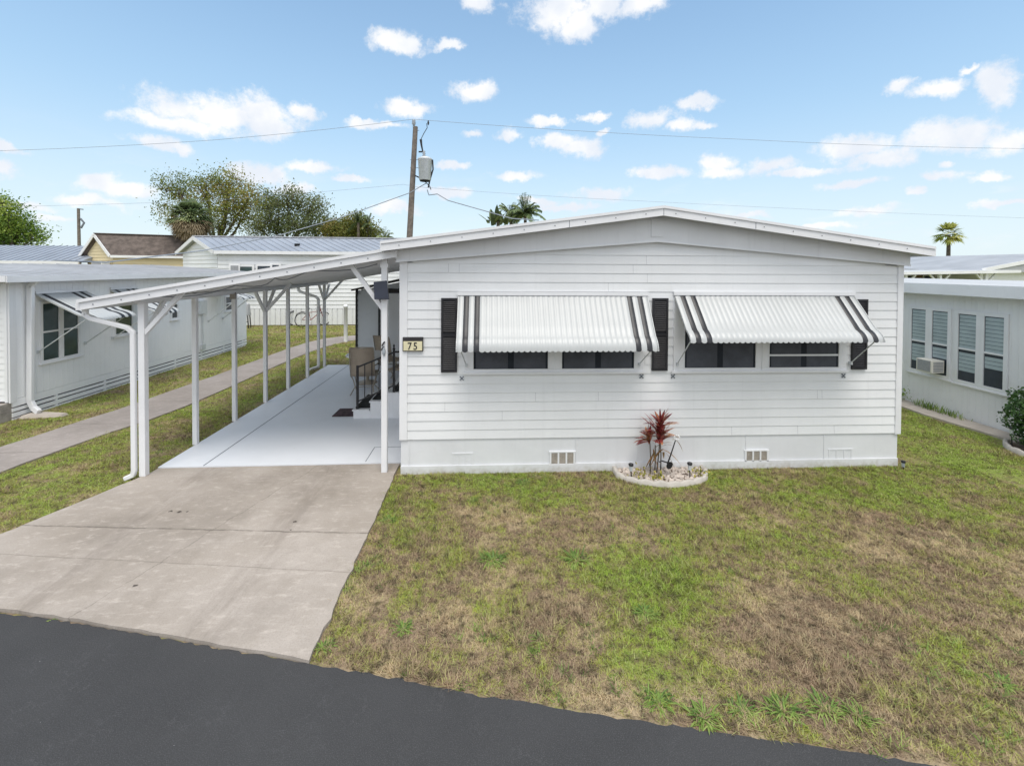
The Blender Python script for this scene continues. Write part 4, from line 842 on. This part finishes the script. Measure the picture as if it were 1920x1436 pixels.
mb = MB().box(RX-.275, RX-.251, 2.2, 19.2, 2.42, 2.635); mb.box(RX-.25, RX, 2.2, 19.2, 2.50, 2.515); mb.build('fascia', 'rwall', rn)
wA = side_window(rn, RX, -1, 8.67, 9.60, .68, 2.13, 2, 'glass', blinds=True, fw=.07, rail=.48); wB = side_window(rn, RX, -1, 7.66, 8.60, .67, 2.12, 2, 'glass', blinds=True, fw=.07, rail=.48)
side_window(rn, RX, -1, 5.2, 6.5, .8, 2.12, 2, 'glass', blinds=True, fw=.07, rail=.48)
side_window(rn, RX, -1, 12.2, 13.1, .8, 2.12, 2, 'glass', blinds=True, fw=.07, rail=.48)
ac = thing('air_conditioner', 'boxy cream window air conditioner on the grey neighbour wall', 'air conditioner', (RX-.15, 8.95, .78))
MB().box(RX-.30, RX-.03, 8.78, 9.12, .80, 1.06).build('case', 'ac', ac, .008)
mb = MB()
for k in range(7): mb.box(RX-.30+.03, RX-.06, 8.772, 8.779, .83+k*.03, .845+k*.03)
mb.build('side_louvre', 'acgrille', ac); MB().box(RX-.306, RX-.301, 8.81, 9.09, .82, 1.04).build('grille', 'acgrille', ac)
mb = MB(); cb = [(9.33, 9.95), (9.02, 9.9), (8.84, 9.3), (8.80, 8.7), (8.86, 8.1), (8.93, 7.6), (8.95, 7.2), (9.33, 7.2)]
mb.prism([(x, y, -.06) for x, y in cb], (0, 0, .07)); q = mb.build('curb_strip', 'curb', None, .01); q['kind'] = 'structure'
# bush with its bed
bu = thing('shrub', 'dense dark green shrub at the right edge before the grey neighbour wall', 'shrub', (9.05, 6.75, 0)); bc = np.array([9.02, 6.80, .52])
n = 4600; d = rng.normal(size=(n, 3)); d /= np.linalg.norm(d, axis=1)[:, None]; lump = 1+.16*np.sin(d[:, 0]*6+1)*np.sin(d[:, 2]*7)+.1*np.sin(d[:, 1]*9)
C = bc+d*(rng.random(n)**.33*lump)[:, None]*np.array([.52, .50, .56]); C = C[C[:, 2] > 0]; leaves('foliage', C, .062, 'bush', bu)
for k in range(9): a = k*.7; MB().tube([(9.05+.06*math.cos(a), 6.72+.06*math.sin(a), -.03), (9.05+.2*math.cos(a), 6.72+.2*math.sin(a), .35), (9.05+.33*math.cos(a), 6.72+.33*math.sin(a), .6)], .012, 5, .004).build('stem', 'bark', bu)
be = thing('garden_edging', 'curved pale scalloped border around the shrub at the right edge', 'garden border', (8.9, 6.6, 0)); mb = MB(); vs = []; NN = 60
for i in range(NN+1):
    a = rad(110+190*i/NN); h = .035+.03*abs(math.sin(i*.42))
    for (o_, z) in ((.03, -.08), (.03, h*.7), (0, h), (-.03, h*.7), (-.03, -.08)): vs.append((9.08+(.60+o_)*math.cos(a), 6.68+(.60+o_)*math.sin(a), z))
mb.add(vs, [(5*i+k, 5*i+k+1, 5*i+6+k, 5*i+5+k) for i in range(NN) for k in range(4)], True); mb.build('border', 'edging', be)
MB().lathe((9.05, 6.68, -.06), [(.58, 0), (.58, .04), (.3, .06)], 24).build('shrub_bed', 'mulch')['kind'] = 'structure'
solar_stake(8.62, 6.98, GZ, 'black solar light in front of the right hand shrub', .4, .03)
for (x, y, n, s_, lab, kind) in ((9.18, 9.7, 160, .16, 'leafy green weed at the foot of the grey wall behind the house corner', 1), (9.2, 8.95, 90, .13, 'pale grassy weed along the grey wall below the air conditioner', 0), (9.2, 8.5, 60, .10, 'small thin weed on the curb strip below the right window', 0)):
    o = thing('wall_weed', lab, 'weed', (x, y, 0), 'weeds along the right wall')
    if kind: leaves('foliage', np.array([x, y, .16])+rng.normal(size=(n, 3))*np.array([.08, .16, .07]), .06, 'weed', o)
    else:
        a = rng.uniform(0, 6.28, n); blade_mesh('leaves', np.stack([x+rng.normal(size=n)*.04, y+rng.normal(size=n)*.16, 0*a], 1), np.stack([np.cos(a)*.4, np.sin(a)*.4, 1+0*a], 1), s_*(1+rng.random(n)), np.full(n, .012), rng.uniform(0, .3, n), 'weed', o)
# ------------------------------------------------------------------ BACKGROUND HOUSES
def gable_house(name, label, A, Bp, Lv, eave, ridge, wallmat, roofmat, row=.2, ribs=0, ov=.35, base=.0, skirt=None, trim='trim'):
    """gable wall from A (left) to Bp (right), long axis Lv"""
    A, Bp, Lv = Vector((*A, 0)), Vector((*Bp, 0)), Vector((*Lv, 0)); o = thing(name, label, 'house', tuple(((A+Bp)/2+Lv/2))); up = lambda P, z: P+Vector((0, 0, z)); Mid = (A+Bp)/2
    m_ = MB(); m_.prism([up(A, base), up(Bp, base), up(Bp, eave), up(Mid, ridge), up(A, eave)], Lv); m_.build('wall', wallmat, o)
    d = (Bp-A); W_ = d.length; g_ = (ridge-eave)/(W_/2)
    s_ = MB(); lap_wall(s_, A[:2], Bp[:2], base+.05, ridge-.1, row, lambda zt: (0, W_) if zt < eave else ((zt-eave)/g_, W_-(zt-eave)/g_), .03)
    lap_wall(s_, Bp[:2], (Bp+Lv)[:2], base+.05 if skirt is None else skirt, eave-.02, row, None, .03); s_.build('siding', wallmat, o)
    if skirt is not None:
        k = MB(); Ln = Lv.length; dd = Lv/Ln; nn = Vector((dd.y, -dd.x, 0))
        for i in range(int(Ln/.25)): p = Bp+dd*i*.25; k.prism([p+nn*.01, p+dd*.2+nn*.01, p+dd*.2+nn*.035, p+nn*.035], (0, 0, skirt-.02))
        k.build('skirting', wallmat, o)
    nd = d/W_; dl = Lv.normalized(); r_ = MB(); ez = eave-ov*g_
    Ao, Bo = A-nd*ov-dl*ov, Bp+nd*ov-dl*ov; Mo = Mid-dl*ov; LL = Lv+dl*2*ov
    r_.prism([up(Ao, ez+.02), up(Mo, ridge+.02), up(Mo, ridge+.12), up(Ao, ez+.12)], LL); r_.prism([up(Mo, ridge+.02), up(Bo, ez+.02), up(Bo, ez+.12), up(Mo, ridge+.12)], LL)
    if ribs:
        n_r = int(LL.length/ribs)
        for i in range(n_r+1):
            q = dl*(i*ribs)
            for E_ in (Ao, Bo): r_.bar(up(E_+q, ez+.125), up(Mo+q, ridge+.125), .05, .04)
    r_.build('roof', roofmat, o)
    f = MB(); f.bar(up(Ao-dl*.02, ez+.04), up(Mo-dl*.02, ridge+.04), .04, .20); f.bar(up(Mo-dl*.02, ridge+.04), up(Bo-dl*.02, ez+.04), .04, .20); f.bar(up(Bo+nd*.02, ez+.03), up(Bo+LL+nd*.02, ez+.03), .05, .16)
    f.build('fascia', trim, o); f = MB(); f.bar(up(Mo, ridge+.14), up(Mo+LL, ridge+.14), .22, .05); f.build('ridge_cap', 'ridgecap' if roofmat != 'shingle' else roofmat, o)
    return o
wh = gable_house('background_house', 'long white lap sided house with grey metal roof behind the sidewalk bend', (-17.0, 26.2), (-13.35, 23.1), (11.9, .6), 3.66, 4.36, 'siding', 'metalroof', .2, .4, .3, skirt=.82)
mb = MB()
for (px0, px1, py0, py1, mt) in ((435, 449, 498, 540, 'acgrille'), (452, 474, 500, 540, 'glassgreen'), (484, 507, 499, 530, 'glass'), (510, 523, 497, 520, 'glass')):
    a, b_ = AY(px0, py0, 23.0), AY(px1, py1, 23.0); yy = 22.93+(a.x+13.35)*.05
    f = MB().box(a.x-.1, b_.x+.1, yy-.06, yy, b_.z-.1, a.z+.1).build('window', 'trim', wh); MB().box(a.x, b_.x, yy-.09, yy-.061, b_.z, a.z).build('pane', mt, f)
MB().box(-9.9, -9.7, 23.7, 23.9, 3.9, 4.1).build('roof_vent', 'dark', wh)
yh = gable_house('background_house', 'cream yellow house with brown shingle roof behind the left neighbour', (-26.3, 31.2), (-23.75, 30.0), (9.0, 4.0), 3.72, 4.86, 'yellow', 'shingle', .2, 0, .3)
p = AY(185, 496, 29.5); f = MB().box(p.x-.25, p.x+.35, 29.3, 29.9, 2.4, 3.2).build('window', 'trim', yh); MB().box(p.x-.2, p.x+.3, 29.27, 29.299, 2.45, 3.15).build('pane', 'acgrille', f)
# long grey roofed house far left
lh = thing('background_house', 'low house with blue grey ribbed metal roof at the far left', 'house', (-38, 32, 0))
mb = MB().box(-52, -26.3, 30.5, 36, 0, 3.0); mb.build('wall', 'rwall', lh)
mb = MB(); mb.prism([(-53, 30, 3.15), (-53, 33.3, 4.30), (-53, 36.6, 3.15)], (27.2, 0, 0))
for i in range(60): x = -52.8+i*.45; mb.bar((x, 30, 3.17), (x, 33.3, 4.32), .05, .04)
mb.build('roof', 'metalroof', lh); MB().box(-53, -25.8, 29.9, 29.99, 2.98, 3.2).build('fascia', 'trim', lh); MB().box(-36, -30.0, 30.4, 30.49, 2.2, 2.85).build('window', 'dark', lh)
# right background
def low_house(name, label, x0, x1, y0, y1, eave, ridge, wall, roof, ribs=.5, axis='x'):
    o = thing(name, label, 'house', ((x0+x1)/2, (y0+y1)/2, 0)); MB().box(x0, x1, y0, y1, 0, eave).build('wall', wall, o); r_ = MB(); ov = .4; ym = (y0+y1)/2; xm = (x0+x1)/2
    if axis == 'x':
        r_.prism([(x0-ov, y0-ov, eave), (x0-ov, ym, ridge), (x0-ov, y1+ov, eave), (x0-ov, y1+ov, eave-.1), (x0-ov, y0-ov, eave-.1)], (x1-x0+2*ov, 0, 0))
        for i in range(int((x1-x0+2*ov)/ribs)): x = x0-ov+.1+i*ribs; r_.bar((x, y0-ov, eave+.01), (x, ym, ridge+.01), .05, .04)
        r_.build('roof', roof, o); MB().box(x0-ov, x1+ov, y0-ov-.05, y0-ov-.005, eave-.16, eave+.02).build('fascia', 'trim', o)
    else:
        r_.prism([(x0-ov, y0-ov, eave), (xm, y0-ov, ridge), (x1+ov, y0-ov, eave), (x1+ov, y0-ov, eave-.1), (x0-ov, y0-ov, eave-.1)][::-1], (0, y1-y0+2*ov, 0)); r_.build('roof', roof, o)
        for sgn, xe in ((-1, x0-ov), (1, x1+ov)): MB().bar((xe, y0-ov-.03, eave-.02), (xm, y0-ov-.03, ridge-.02), .05, .18).build('fascia', 'trim', o)
    return o
low_house('background_house', 'wide low house with pale ribbed roof behind the right neighbour', 18, 46, 33, 41, 3.25, 3.95, 'brownwall', 'roofwhite', .5)
bh = low_house('background_house', 'brown walled house under a white flat canopy behind the right neighbour', 20.5, 30, 24.5, 31, 2.9, 3.1, 'brownwall', 'roofwhite', .6)
for x in (20.7, 22.2, 23.4, 24.6): f = MB().box(x, x+.7, 24.44, 24.495, 1.7, 2.65).build('window', 'trim', bh); MB().box(x+.06, x+.64, 24.42, 24.439, 1.76, 2.6).build('pane', 'glass', f)
cnp = thing('canopy', 'white flat metal canopy on braced posts behind the right neighbour', 'canopy', (22, 22, 0)); 
mb = MB(); mb.prism([(15.5, 20.2, 2.66), (25.0, 20.2, 2.86), (25.0, 20.2, 2.95), (15.5, 20.2, 2.75)], (0, 3.9, 0)); mb.build('roof', 'roofwhite', cnp)
MB().prism([(15.4, 20.12, 2.62), (25.1, 20.12, 2.82), (25.1, 20.12, 2.95), (15.4, 20.12, 2.75)], (0, .06, 0)).build('fascia', 'trim', cnp)
for x in (16.3, 18.8, 19.6, 21.3, 23.6):
    zt = 2.6+(x-15.4)*.0206
    MB().box(x-.06, x+.06, 20.3, 20.42, 0, zt).build('post', 'trim', cnp)
    for s_ in (-1, 1): MB().bar((x, 20.36, zt-.5), (x+s_*.5, 20.36, zt), .07, .07, (0, 1, 0)).build('brace', 'trim', cnp)
low_house('background_house', 'blue grey sided house with a low gable roof at the far right', 25.2, 34, 22, 30, 2.95, 3.85, 'lwall', 'roofgrey', .6, axis='y')
# ------------------------------------------------------------------ SMALL BACKGROUND THINGS
pp = thing('vent_pipe', 'white upright pipe standing in the grass by the sidewalk bend', 'pipe', (-5.6, 18.1, 0)); MB().lathe((-5.6, 18.1, -.03), [(.075, 0), (.075, 1.36), (.09, 1.365), (.09, 1.44), (.03, 1.47)], 12).build('pipe', 'whiteplastic', pp)
bk = thing('bicycle', 'dark red bicycle on the grass before the white house wall', 'bicycle', (0, 0, 0), 'bicycles by the white house')
def wheel(x):
    m_ = MB(); m_.tube([(x+.33*math.cos(a), 0, .34+.33*math.sin(a)) for a in np.linspace(0, 2*math.pi, 25)], .02, 6); w = m_.build('wheel', 'rubber', bk); k = MB()
    for i in range(10): a = i*math.pi/5; k.tube([(x, 0, .34), (x+.32*math.cos(a), 0, .34+.32*math.sin(a))], .004, 4)
    k.lathe((x, 0, .32), [(.03, 0), (.03, .04)], 8); k.build('spokes', 'galv', w)
wheel(-.53); wheel(.53)
MB().tube([(-.53, 0, .34), (-.12, 0, .30), (-.22, 0, .82)], .017, 6).tube([(-.12, 0, .30), (.33, 0, .66), (.36, 0, .84)], .019, 6).tube([(-.53, 0, .34), (-.2, 0, .68), (.34, 0, .74)], .015, 6).build('frame', 'bikered', bk)
MB().tube([(.53, 0, .34), (.40, 0, .66), (.34, 0, .95)], .017, 6).build('fork', 'bikered', bk)
MB().tube([(.20, -.3, 1.03), (.32, -.15, 1.02), (.34, 0, .98), (.32, .15, 1.02), (.20, .3, 1.03)], .016, 6).build('handlebar', 'blacksteel', bk)
MB().lathe((-.25, 0, .86), [(.03, -.02), (.11, .01), (.12, .04), (.05, .07)], 10).build('saddle', 'blacksteel', bk); MB().tube([(-.85, 0, .45), (-.75, 0, .66), (-.53, 0, .74), (-.3, 0, .68)], .02, 6).build('mudguard', 'blacksteel', bk)
MB().tube([(-.12, -.1, .18), (-.12, .1, .42)], .014, 6).build('crank', 'galv', bk)
bk.location = (*G(587, 611)[:2], 0); bk.rotation_euler = (0, 0, rad(38)); bk.scale = (.98,)*3
b2_ = copy_tree(bk); b2_.location = (*G(566, 607)[:2], 0); b2_.rotation_euler = (rad(4), 0, rad(62)); b2_['label'] = 'second darker bicycle leaning behind the dark red one'
o = thing('plant_stand', 'white covered stand with dark legs at the far end of the left neighbour', 'stand', (-11.7, 21.6, 0)); c = G(460, 615)
for dx, dy in ((-.15, -.1), (.15, -.1), (-.15, .12), (.15, .12)): MB().bar((c.x+dx*1.3, c.y+dy, 0), (c.x+dx, c.y+dy, .62), .035).build('leg', 'blacksteel', o)
MB().bar((c.x-.17, c.y-.1, .3), (c.x+.17, c.y-.1, .3), .03).build('rung', 'blacksteel', o)
MB().hexa([(c.x-.22, c.y-.14, .6), (c.x+.22, c.y-.14, .6), (c.x+.22, c.y+.14, .6), (c.x-.22, c.y+.14, .6)], [(c.x-.13, c.y-.1, 1.15), (c.x+.17, c.y-.1, 1.15), (c.x+.17, c.y+.1, 1.15), (c.x-.13, c.y+.1, 1.15)]).build('cover', 'roofgrey', o, .03)
# ------------------------------------------------------------------ POLES AND WIRES
PY = 22.0; pb, ptp = AY(764, 520, PY), AY(779, 238, PY); base = pb+(pb-ptp)*((pb.z)/(ptp.z-pb.z))
po = thing('utility_pole', 'leaning wooden utility pole carrying a grey transformer behind the white house', 'utility pole', tuple(base))
MB().tube([base, base.lerp(ptp, .5), ptp], .17, 12, .115).build('pole', 'wood', po)
t0 = AY(777, 224, PY); MB().lathe((t0.x-.02, PY-.05, ptp.z-.05), [(.05, 0), (.05, .12), (.10, .16), (.07, .2), (.10, .24), (.07, .28), (.09, .32), (.04, .38)], 10).build('insulator', 'ceramic', po)
tr_c = AY(797, 318, PY-.35); trf = MB().lathe((tr_c.x, PY-.35, tr_c.z-.52), [(.25, 0), (.28, .03), (.33, .95), (.35, .97), (.33, 1.03), (.2, 1.1)], 20).build('transformer', 'galv', po)
MB().lathe((tr_c.x, PY-.35, tr_c.z-.56), [(.24, 0), (.25, .038)], 20).build('transformer_base', 'dark', trf)
MB().lathe((tr_c.x-.05, PY-.35, tr_c.z+.58), [(.05, 0), (.09, .05), (.05, .1), (.08, .15), (.05, .2), (.07, .25), (.03, .3)], 10).build('bushing', 'ceramic', trf)
a = AY(789, 262, PY-.2); MB().tube([a, a+Vector((.03, 0, -.25)), a+Vector((.1, 0, -.6))], .06, 8, .03).tube([AY(800, 232, PY), AY(801, 240, PY), AY(795, 250, PY), a], .018, 5).lathe(AY(803, 231, PY), [(.02, -.1), (.05, 0), (.02, .12)], 6).build('fuse_cutout', 'blacksteel', po)
MB().bar(AY(785, 285, PY), AY(795, 285, PY), .06).bar(AY(779, 330, PY), AY(790, 335, PY), .06).build('bracket', 'blacksteel', po)
MB().tube([AY(811, 300, PY-.4), AY(812, 318, PY-.4), AY(806, 338, PY-.4), AY(803, 352, PY-.4)], .035, 6).tube([AY(796, 340, PY-.4), AY(806, 350, PY-.4), AY(808, 356, PY-.4)], .02, 6).build('lead_cable', 'blacksteel', po)
mb = MB()
for y_ in (300, 315, 245): mb.bar(AY(769 if y_ != 245 else 774, y_, PY), AY(786, y_, PY), .02)
mb.build('bolt', 'wire', po)
def wire(name, pts, r, label, sag=0., mat='powerwire', group=None, n=14):
    P_ = []
    for a_, b_ in zip(pts[:-1], pts[1:]):
        for i in range(n): u = i/n; q = Vector(a_).lerp(Vector(b_), u); q.z -= sag*4*u*(1-u); P_.append(q)
    P_.append(Vector(pts[-1])); o_ = MB().tube(P_, r, 5).build(name, mat); tag(o_, label, 'cable', group); return o_
wire('power_line', [AY(-500, 310, 24), AY(0, 283, 23.2), AY(400, 263, 22.6), AY(775, 224, PY)], .009, 'top power line from the wooden pole towards the left', .05)
wire('power_line', [AY(775, 224, PY), AY(1400, 262, 23), AY(1920, 279, 24), AY(2500, 286, 25)], .009, 'top power line from the wooden pole towards the right', .08)
wire('power_line', [AY(-200, 396, 25), AY(0, 388, 24), AY(400, 376, 23), AY(757, 346, PY), AY(772, 347, PY)], .006, 'lower thin line from the wooden pole towards the left', .03)
wire('power_line', [AY(775, 350, PY), AY(1200, 377, 23), AY(1920, 409, 25), AY(2400, 420, 26)], .006, 'lower thin line from the wooden pole towards the right', .05)
wire('service_cable', [AY(799, 344, PY-.3), AY(768, 362, PY-.3), AY(640, 408, 21), AY(525, 441, 19.5), AY(380, 470, 17), AY(200, 492, 14), AY(100, 488, 12.5)], .020, 'thick service cable sloping down from the transformer to the left', .0, n=5)
wire('service_cable', [AY(801, 356, PY-.3), AY(804, 366, PY-.3), AY(820, 364, 21.5), AY(840, 376, 21), AY(960, 410, 18.5), AY(1010, 413, 17.5)], .022, 'thick service cable sloping down from the transformer to the house roof', .0, n=5)
q = thing('utility_pole', 'distant thin wooden pole left of the cream yellow house', 'utility pole', tuple(AY(149, 520, 60))); a, b_ = AY(150, 520, 60), AY(147, 391, 60); a.z = 0
MB().tube([a, b_], .2, 8, .15).build('pole', 'wood', q); MB().tube([AY(147, 392, 60), AY(156, 393, 60)], .07, 5).tube([AY(151, 410, 60), AY(158, 418, 60), AY(152, 428, 60)], .12, 5).build('bracket', 'wire', q)
# ------------------------------------------------------------------ TREES
def tree(name, label, base, trunk_h, crowns, n_leaf, lsize, mat, tr=.3, per=16, spread=.5, group='trees behind the houses'):
    o = thing(name, label, 'tree', base, group); bx_, by_, _ = base; tk = MB(); fork = Vector((bx_, by_, trunk_h)); tk.tube([(bx_, by_, 0), (bx_+.1, by_, trunk_h*.5), fork], tr, 8, tr*.7)
    lb = MB(); tips = []
    vol = [c[3]*c[4]*c[5] for c in crowns]; tot = sum(vol)
    for (cx_, cy_, cz_, rx, ry, rz_), v_ in zip(crowns, vol):
        c = Vector((cx_, cy_, cz_)); md = fork.lerp(c, .55)+Vector((random.uniform(-.3, .3), 0, -.25*abs(cx_-bx_)*.3)); lb.tube([fork, md, c], tr*.5, 6, tr*.18)
        k = max(5, int(n_leaf/per*v_/tot))
        nb = max(3, int(k/14)); subs = []
        for i in range(nb):
            d = np.array([random.gauss(0, 1) for _ in range(3)]); d /= np.linalg.norm(d); e = c+Vector(d*np.array([rx, ry, rz_])*random.uniform(.45, .8)); lb.tube([md.lerp(c, random.uniform(.3, 1)), (c+e)/2+Vector((random.uniform(-.2, .2),)*3), e], tr*.16, 4, tr*.05); subs.append(e)
        for i in range(k):
            d = np.array([random.gauss(0, 1) for _ in range(3)]); d /= np.linalg.norm(d); e = c+Vector(d*np.array([rx, ry, rz_])*(random.random()**.4)*random.uniform(.8, 1.1))
            s0 = min(subs, key=lambda q_: (q_-e).length)
            if i % 2 == 0: lb.tube([s0, e], tr*.05, 3, tr*.02)
            tips.append(e)
    tk.build('trunk', 'bark', o); lb.build('limbs', 'bark', o)
    T = np.array([tuple(q_) for q_ in tips]); C = np.repeat(T, per, 0)+rng.normal(size=(len(T)*per, 3))*spread*np.repeat(rng.uniform(.6, 1.3, len(T)), per)[:, None]
    leaves('crown', C, lsize, mat, o); return o
def at(px, py, Y): return AY(px, py, Y)
def crown(lst, Y): # (px, py, rx_px, ry_px)
    out = []
    for (px, py, rx, ry) in lst: c = at(px, py, Y+random.uniform(-1, 1)); k = Y/F_; out.append((c.x, c.y, c.z, rx*k, (rx+ry)*.5*k, ry*k))
    return out
b_ = at(405, 500, 42); tree('oak_tree', 'tall sparse oak with bare twigs and yellowing leaves behind the brown roof', (b_.x, b_.y, 0), 4.5, crown([(330, 352, 34, 30), (385, 350, 34, 30), (430, 345, 38, 30), (425, 385, 40, 30), (320, 400, 24, 26), (465, 372, 28, 30), (455, 410, 30, 26), (375, 395, 30, 30), (410, 425, 30, 22)], 42), 13000, .17, 'oak', .32, 16, .36)
b_ = at(535, 500, 46); tree('oak_tree', 'rounded oak with greyish open crown right of the yellowing oak', (b_.x, b_.y, 0), 4.2, crown([(500, 385, 30, 28), (540, 375, 34, 26), (585, 392, 34, 26), (520, 420, 40, 26), (570, 425, 44, 24), (610, 425, 22, 22), (485, 425, 24, 26)], 46), 15000, .18, 'oakb', .3, 18, .36)
b_ = at(655, 500, 44); tree('broadleaf_tree', 'low dense olive green tree just left of the carport roof peak', (b_.x, b_.y, 0), 2.5, crown([(630, 432, 28, 20), (665, 425, 30, 20), (690, 440, 24, 16), (650, 445, 40, 16)], 44), 11000, .2, 'olive', .25, 20, .35)
b_ = at(25, 500, 40); tree('broadleaf_tree', 'bright green tree at the far left edge behind the grey roofs', (b_.x, b_.y, 0), 3.5, crown([(0, 395, 34, 26), (35, 430, 36, 30), (-30, 420, 40, 50), (10, 440, 44, 26), (62, 442, 20, 20), (5, 375, 16, 10)], 40), 12000, .2, 'fresh', .3, 20, .38)
def fan_palm(name, label, base, top, nf, L, mats, dead=0, group=None):
    o = thing(name, label, 'palm', (base[0], base[1], 0), group); c = Vector(top); MB().tube([(base[0], base[1], 0), ((base[0]+c.x)/2, base[1], c.z/2), c], .22, 8, .15).build('trunk', 'bark', o)
    def fronds(n, e0, e1, mt, nm, ln):
        Bs, Ds, Ls, Ws, Dr, Rn = [], [], [], [], [], []; st_ = MB()
        for i in range(n):
            a, e = random.uniform(0, 6.283), rad(random.uniform(e0, e1)); d = Vector((math.cos(a)*math.cos(e), math.sin(a)*math.cos(e), math.sin(e))); h = c+d*ln*.45; st_.tube([c, h], .02, 4, .012)
            sd2 = d.cross(Vector((0, 0, 1))).normalized(); r0 = random.random()
            for k in range(-7, 8):
                f = k/7*1.35; dd = d*math.cos(f)+sd2*math.sin(f)+Vector((0, 0, random.uniform(-.1, .05))); Bs.append(h[:]); Ds.append(dd[:]); Ls.append(ln*.55*(1-.25*abs(k)/7)); Ws.append(ln*.075); Dr.append(random.uniform(.15, .45)); Rn.append(min(1, max(0, r0+random.uniform(-.15, .15))))
        st_.build('frond_stalks', mt, o) if False else None
        blade_mesh(nm, np.array(Bs), np.array(Ds), np.array(Ls), np.array(Ws), np.array(Dr), mt, o, 3, np.array(Rn))
    fronds(nf, -12 if dead else -40, 85, mats[0], 'fronds', L)
    if dead: fronds(dead, -86, -2, mats[1], 'dead_fronds', L*.95)
    return o
c = at(357, 409, 32); fan_palm('cabbage_palm', 'stout cabbage palm with a brown skirt of dead fronds before the oak', (c.x, c.y), c, 75, 1.6, ('palmgreen', 'palmdead'), 150)
c = at(1779, 440, 45); fan_palm('fan_palm', 'small bright fan palm far away above the right hand roofs', (c.x, c.y), c, 38, 1.6, ('palmyel', 'palmdead'), 0)
def feather_palm(label, top, nf, L, droop, base_z=0, mat='palmgreen', up=(10, 85)):
    o = thing('feather_palm', label, 'palm', (top[0], top[1], 0), 'feather palms behind the houses'); c = Vector(top); MB().tube([(c.x, c.y, 0), c], .16, 8, .11).build('trunk', 'bark', o)
    Bs, Ds, Ls, Ws, Dr = [], [], [], [], []; st_ = MB()
    for i in range(nf):
        a = 6.283*i/nf+random.uniform(-.3, .3); e = rad(random.uniform(*up)); d = Vector((math.cos(a)*math.cos(e), math.sin(a)*math.cos(e), math.sin(e))); pts = []
        for k in range(13): u = k/12; pts.append(c+d*L*u+Vector((0, 0, -droop*L*u*u*math.cos(e))))
        st_.tube(pts, .018, 4, .006)
        for k in range(2, 13):
            dd = (pts[k]-pts[k-1]).normalized(); s2 = dd.cross(Vector((0, 0, 1))).normalized()
            for q_ in range(3):
                for sgn in (-1, 1): Bs.append(pts[k-1].lerp(pts[k], q_/3)[:]); Ds.append((s2*sgn*.9+dd*.5+Vector((0, 0, -.15)))[:]); Ls.append(L*.26*(1-.45*k/12)); Ws.append(L*.045); Dr.append(random.uniform(.2, .7))
    st_.build('rachis', mat, o); blade_mesh('fronds', np.array(Bs), np.array(Ds), np.array(Ls), np.array(Ws), np.array(Dr), mat, o, 2); return o
feather_palm('dark feather palm standing tallest behind the roof of the white house', at(985, 402, 34), 30, 1.75, .8)
feather_palm('feather palm behind the roof of the white house, left of the dark one', at(958, 402, 35), 16, 1.5, .6)
feather_palm('small feather palm rising above the olive green tree', at(672, 418, 42), 11, 1.5, .9); feather_palm('second small feather palm above the olive green tree, to the right', at(690, 420, 43), 9, 1.3, .9)
feather_palm('little drooping palm between the olive tree and the utility pole', at(722, 447, 40), 10, 1.3, .95, up=(20, 80))
ba = thing('banana_plant', 'broad leafed banana plant peeking over the roof edge beside the dark palm', 'plant', tuple(at(935, 430, 33))); c = at(934, 408, 33); n = 34
a = rng.uniform(0, 6.28, n); e = rng.uniform(.5, 1.45, n); blade_mesh('leaves', np.tile(np.array(c)-np.array([0, 0, .4]), (n, 1))+rng.normal(size=(n, 3))*np.array([.35, .3, .1]), np.stack([np.cos(a)*np.cos(e), np.sin(a)*np.cos(e), np.sin(e)], 1), rng.uniform(.9, 1.6, n), np.full(n, .30), rng.uniform(.1, .5, n), 'oakb', ba, 5)
MB().tube([(c.x, c.y, 0), (c.x, c.y, c.z-.3)], .12, 8).build('stem', 'bark', ba)
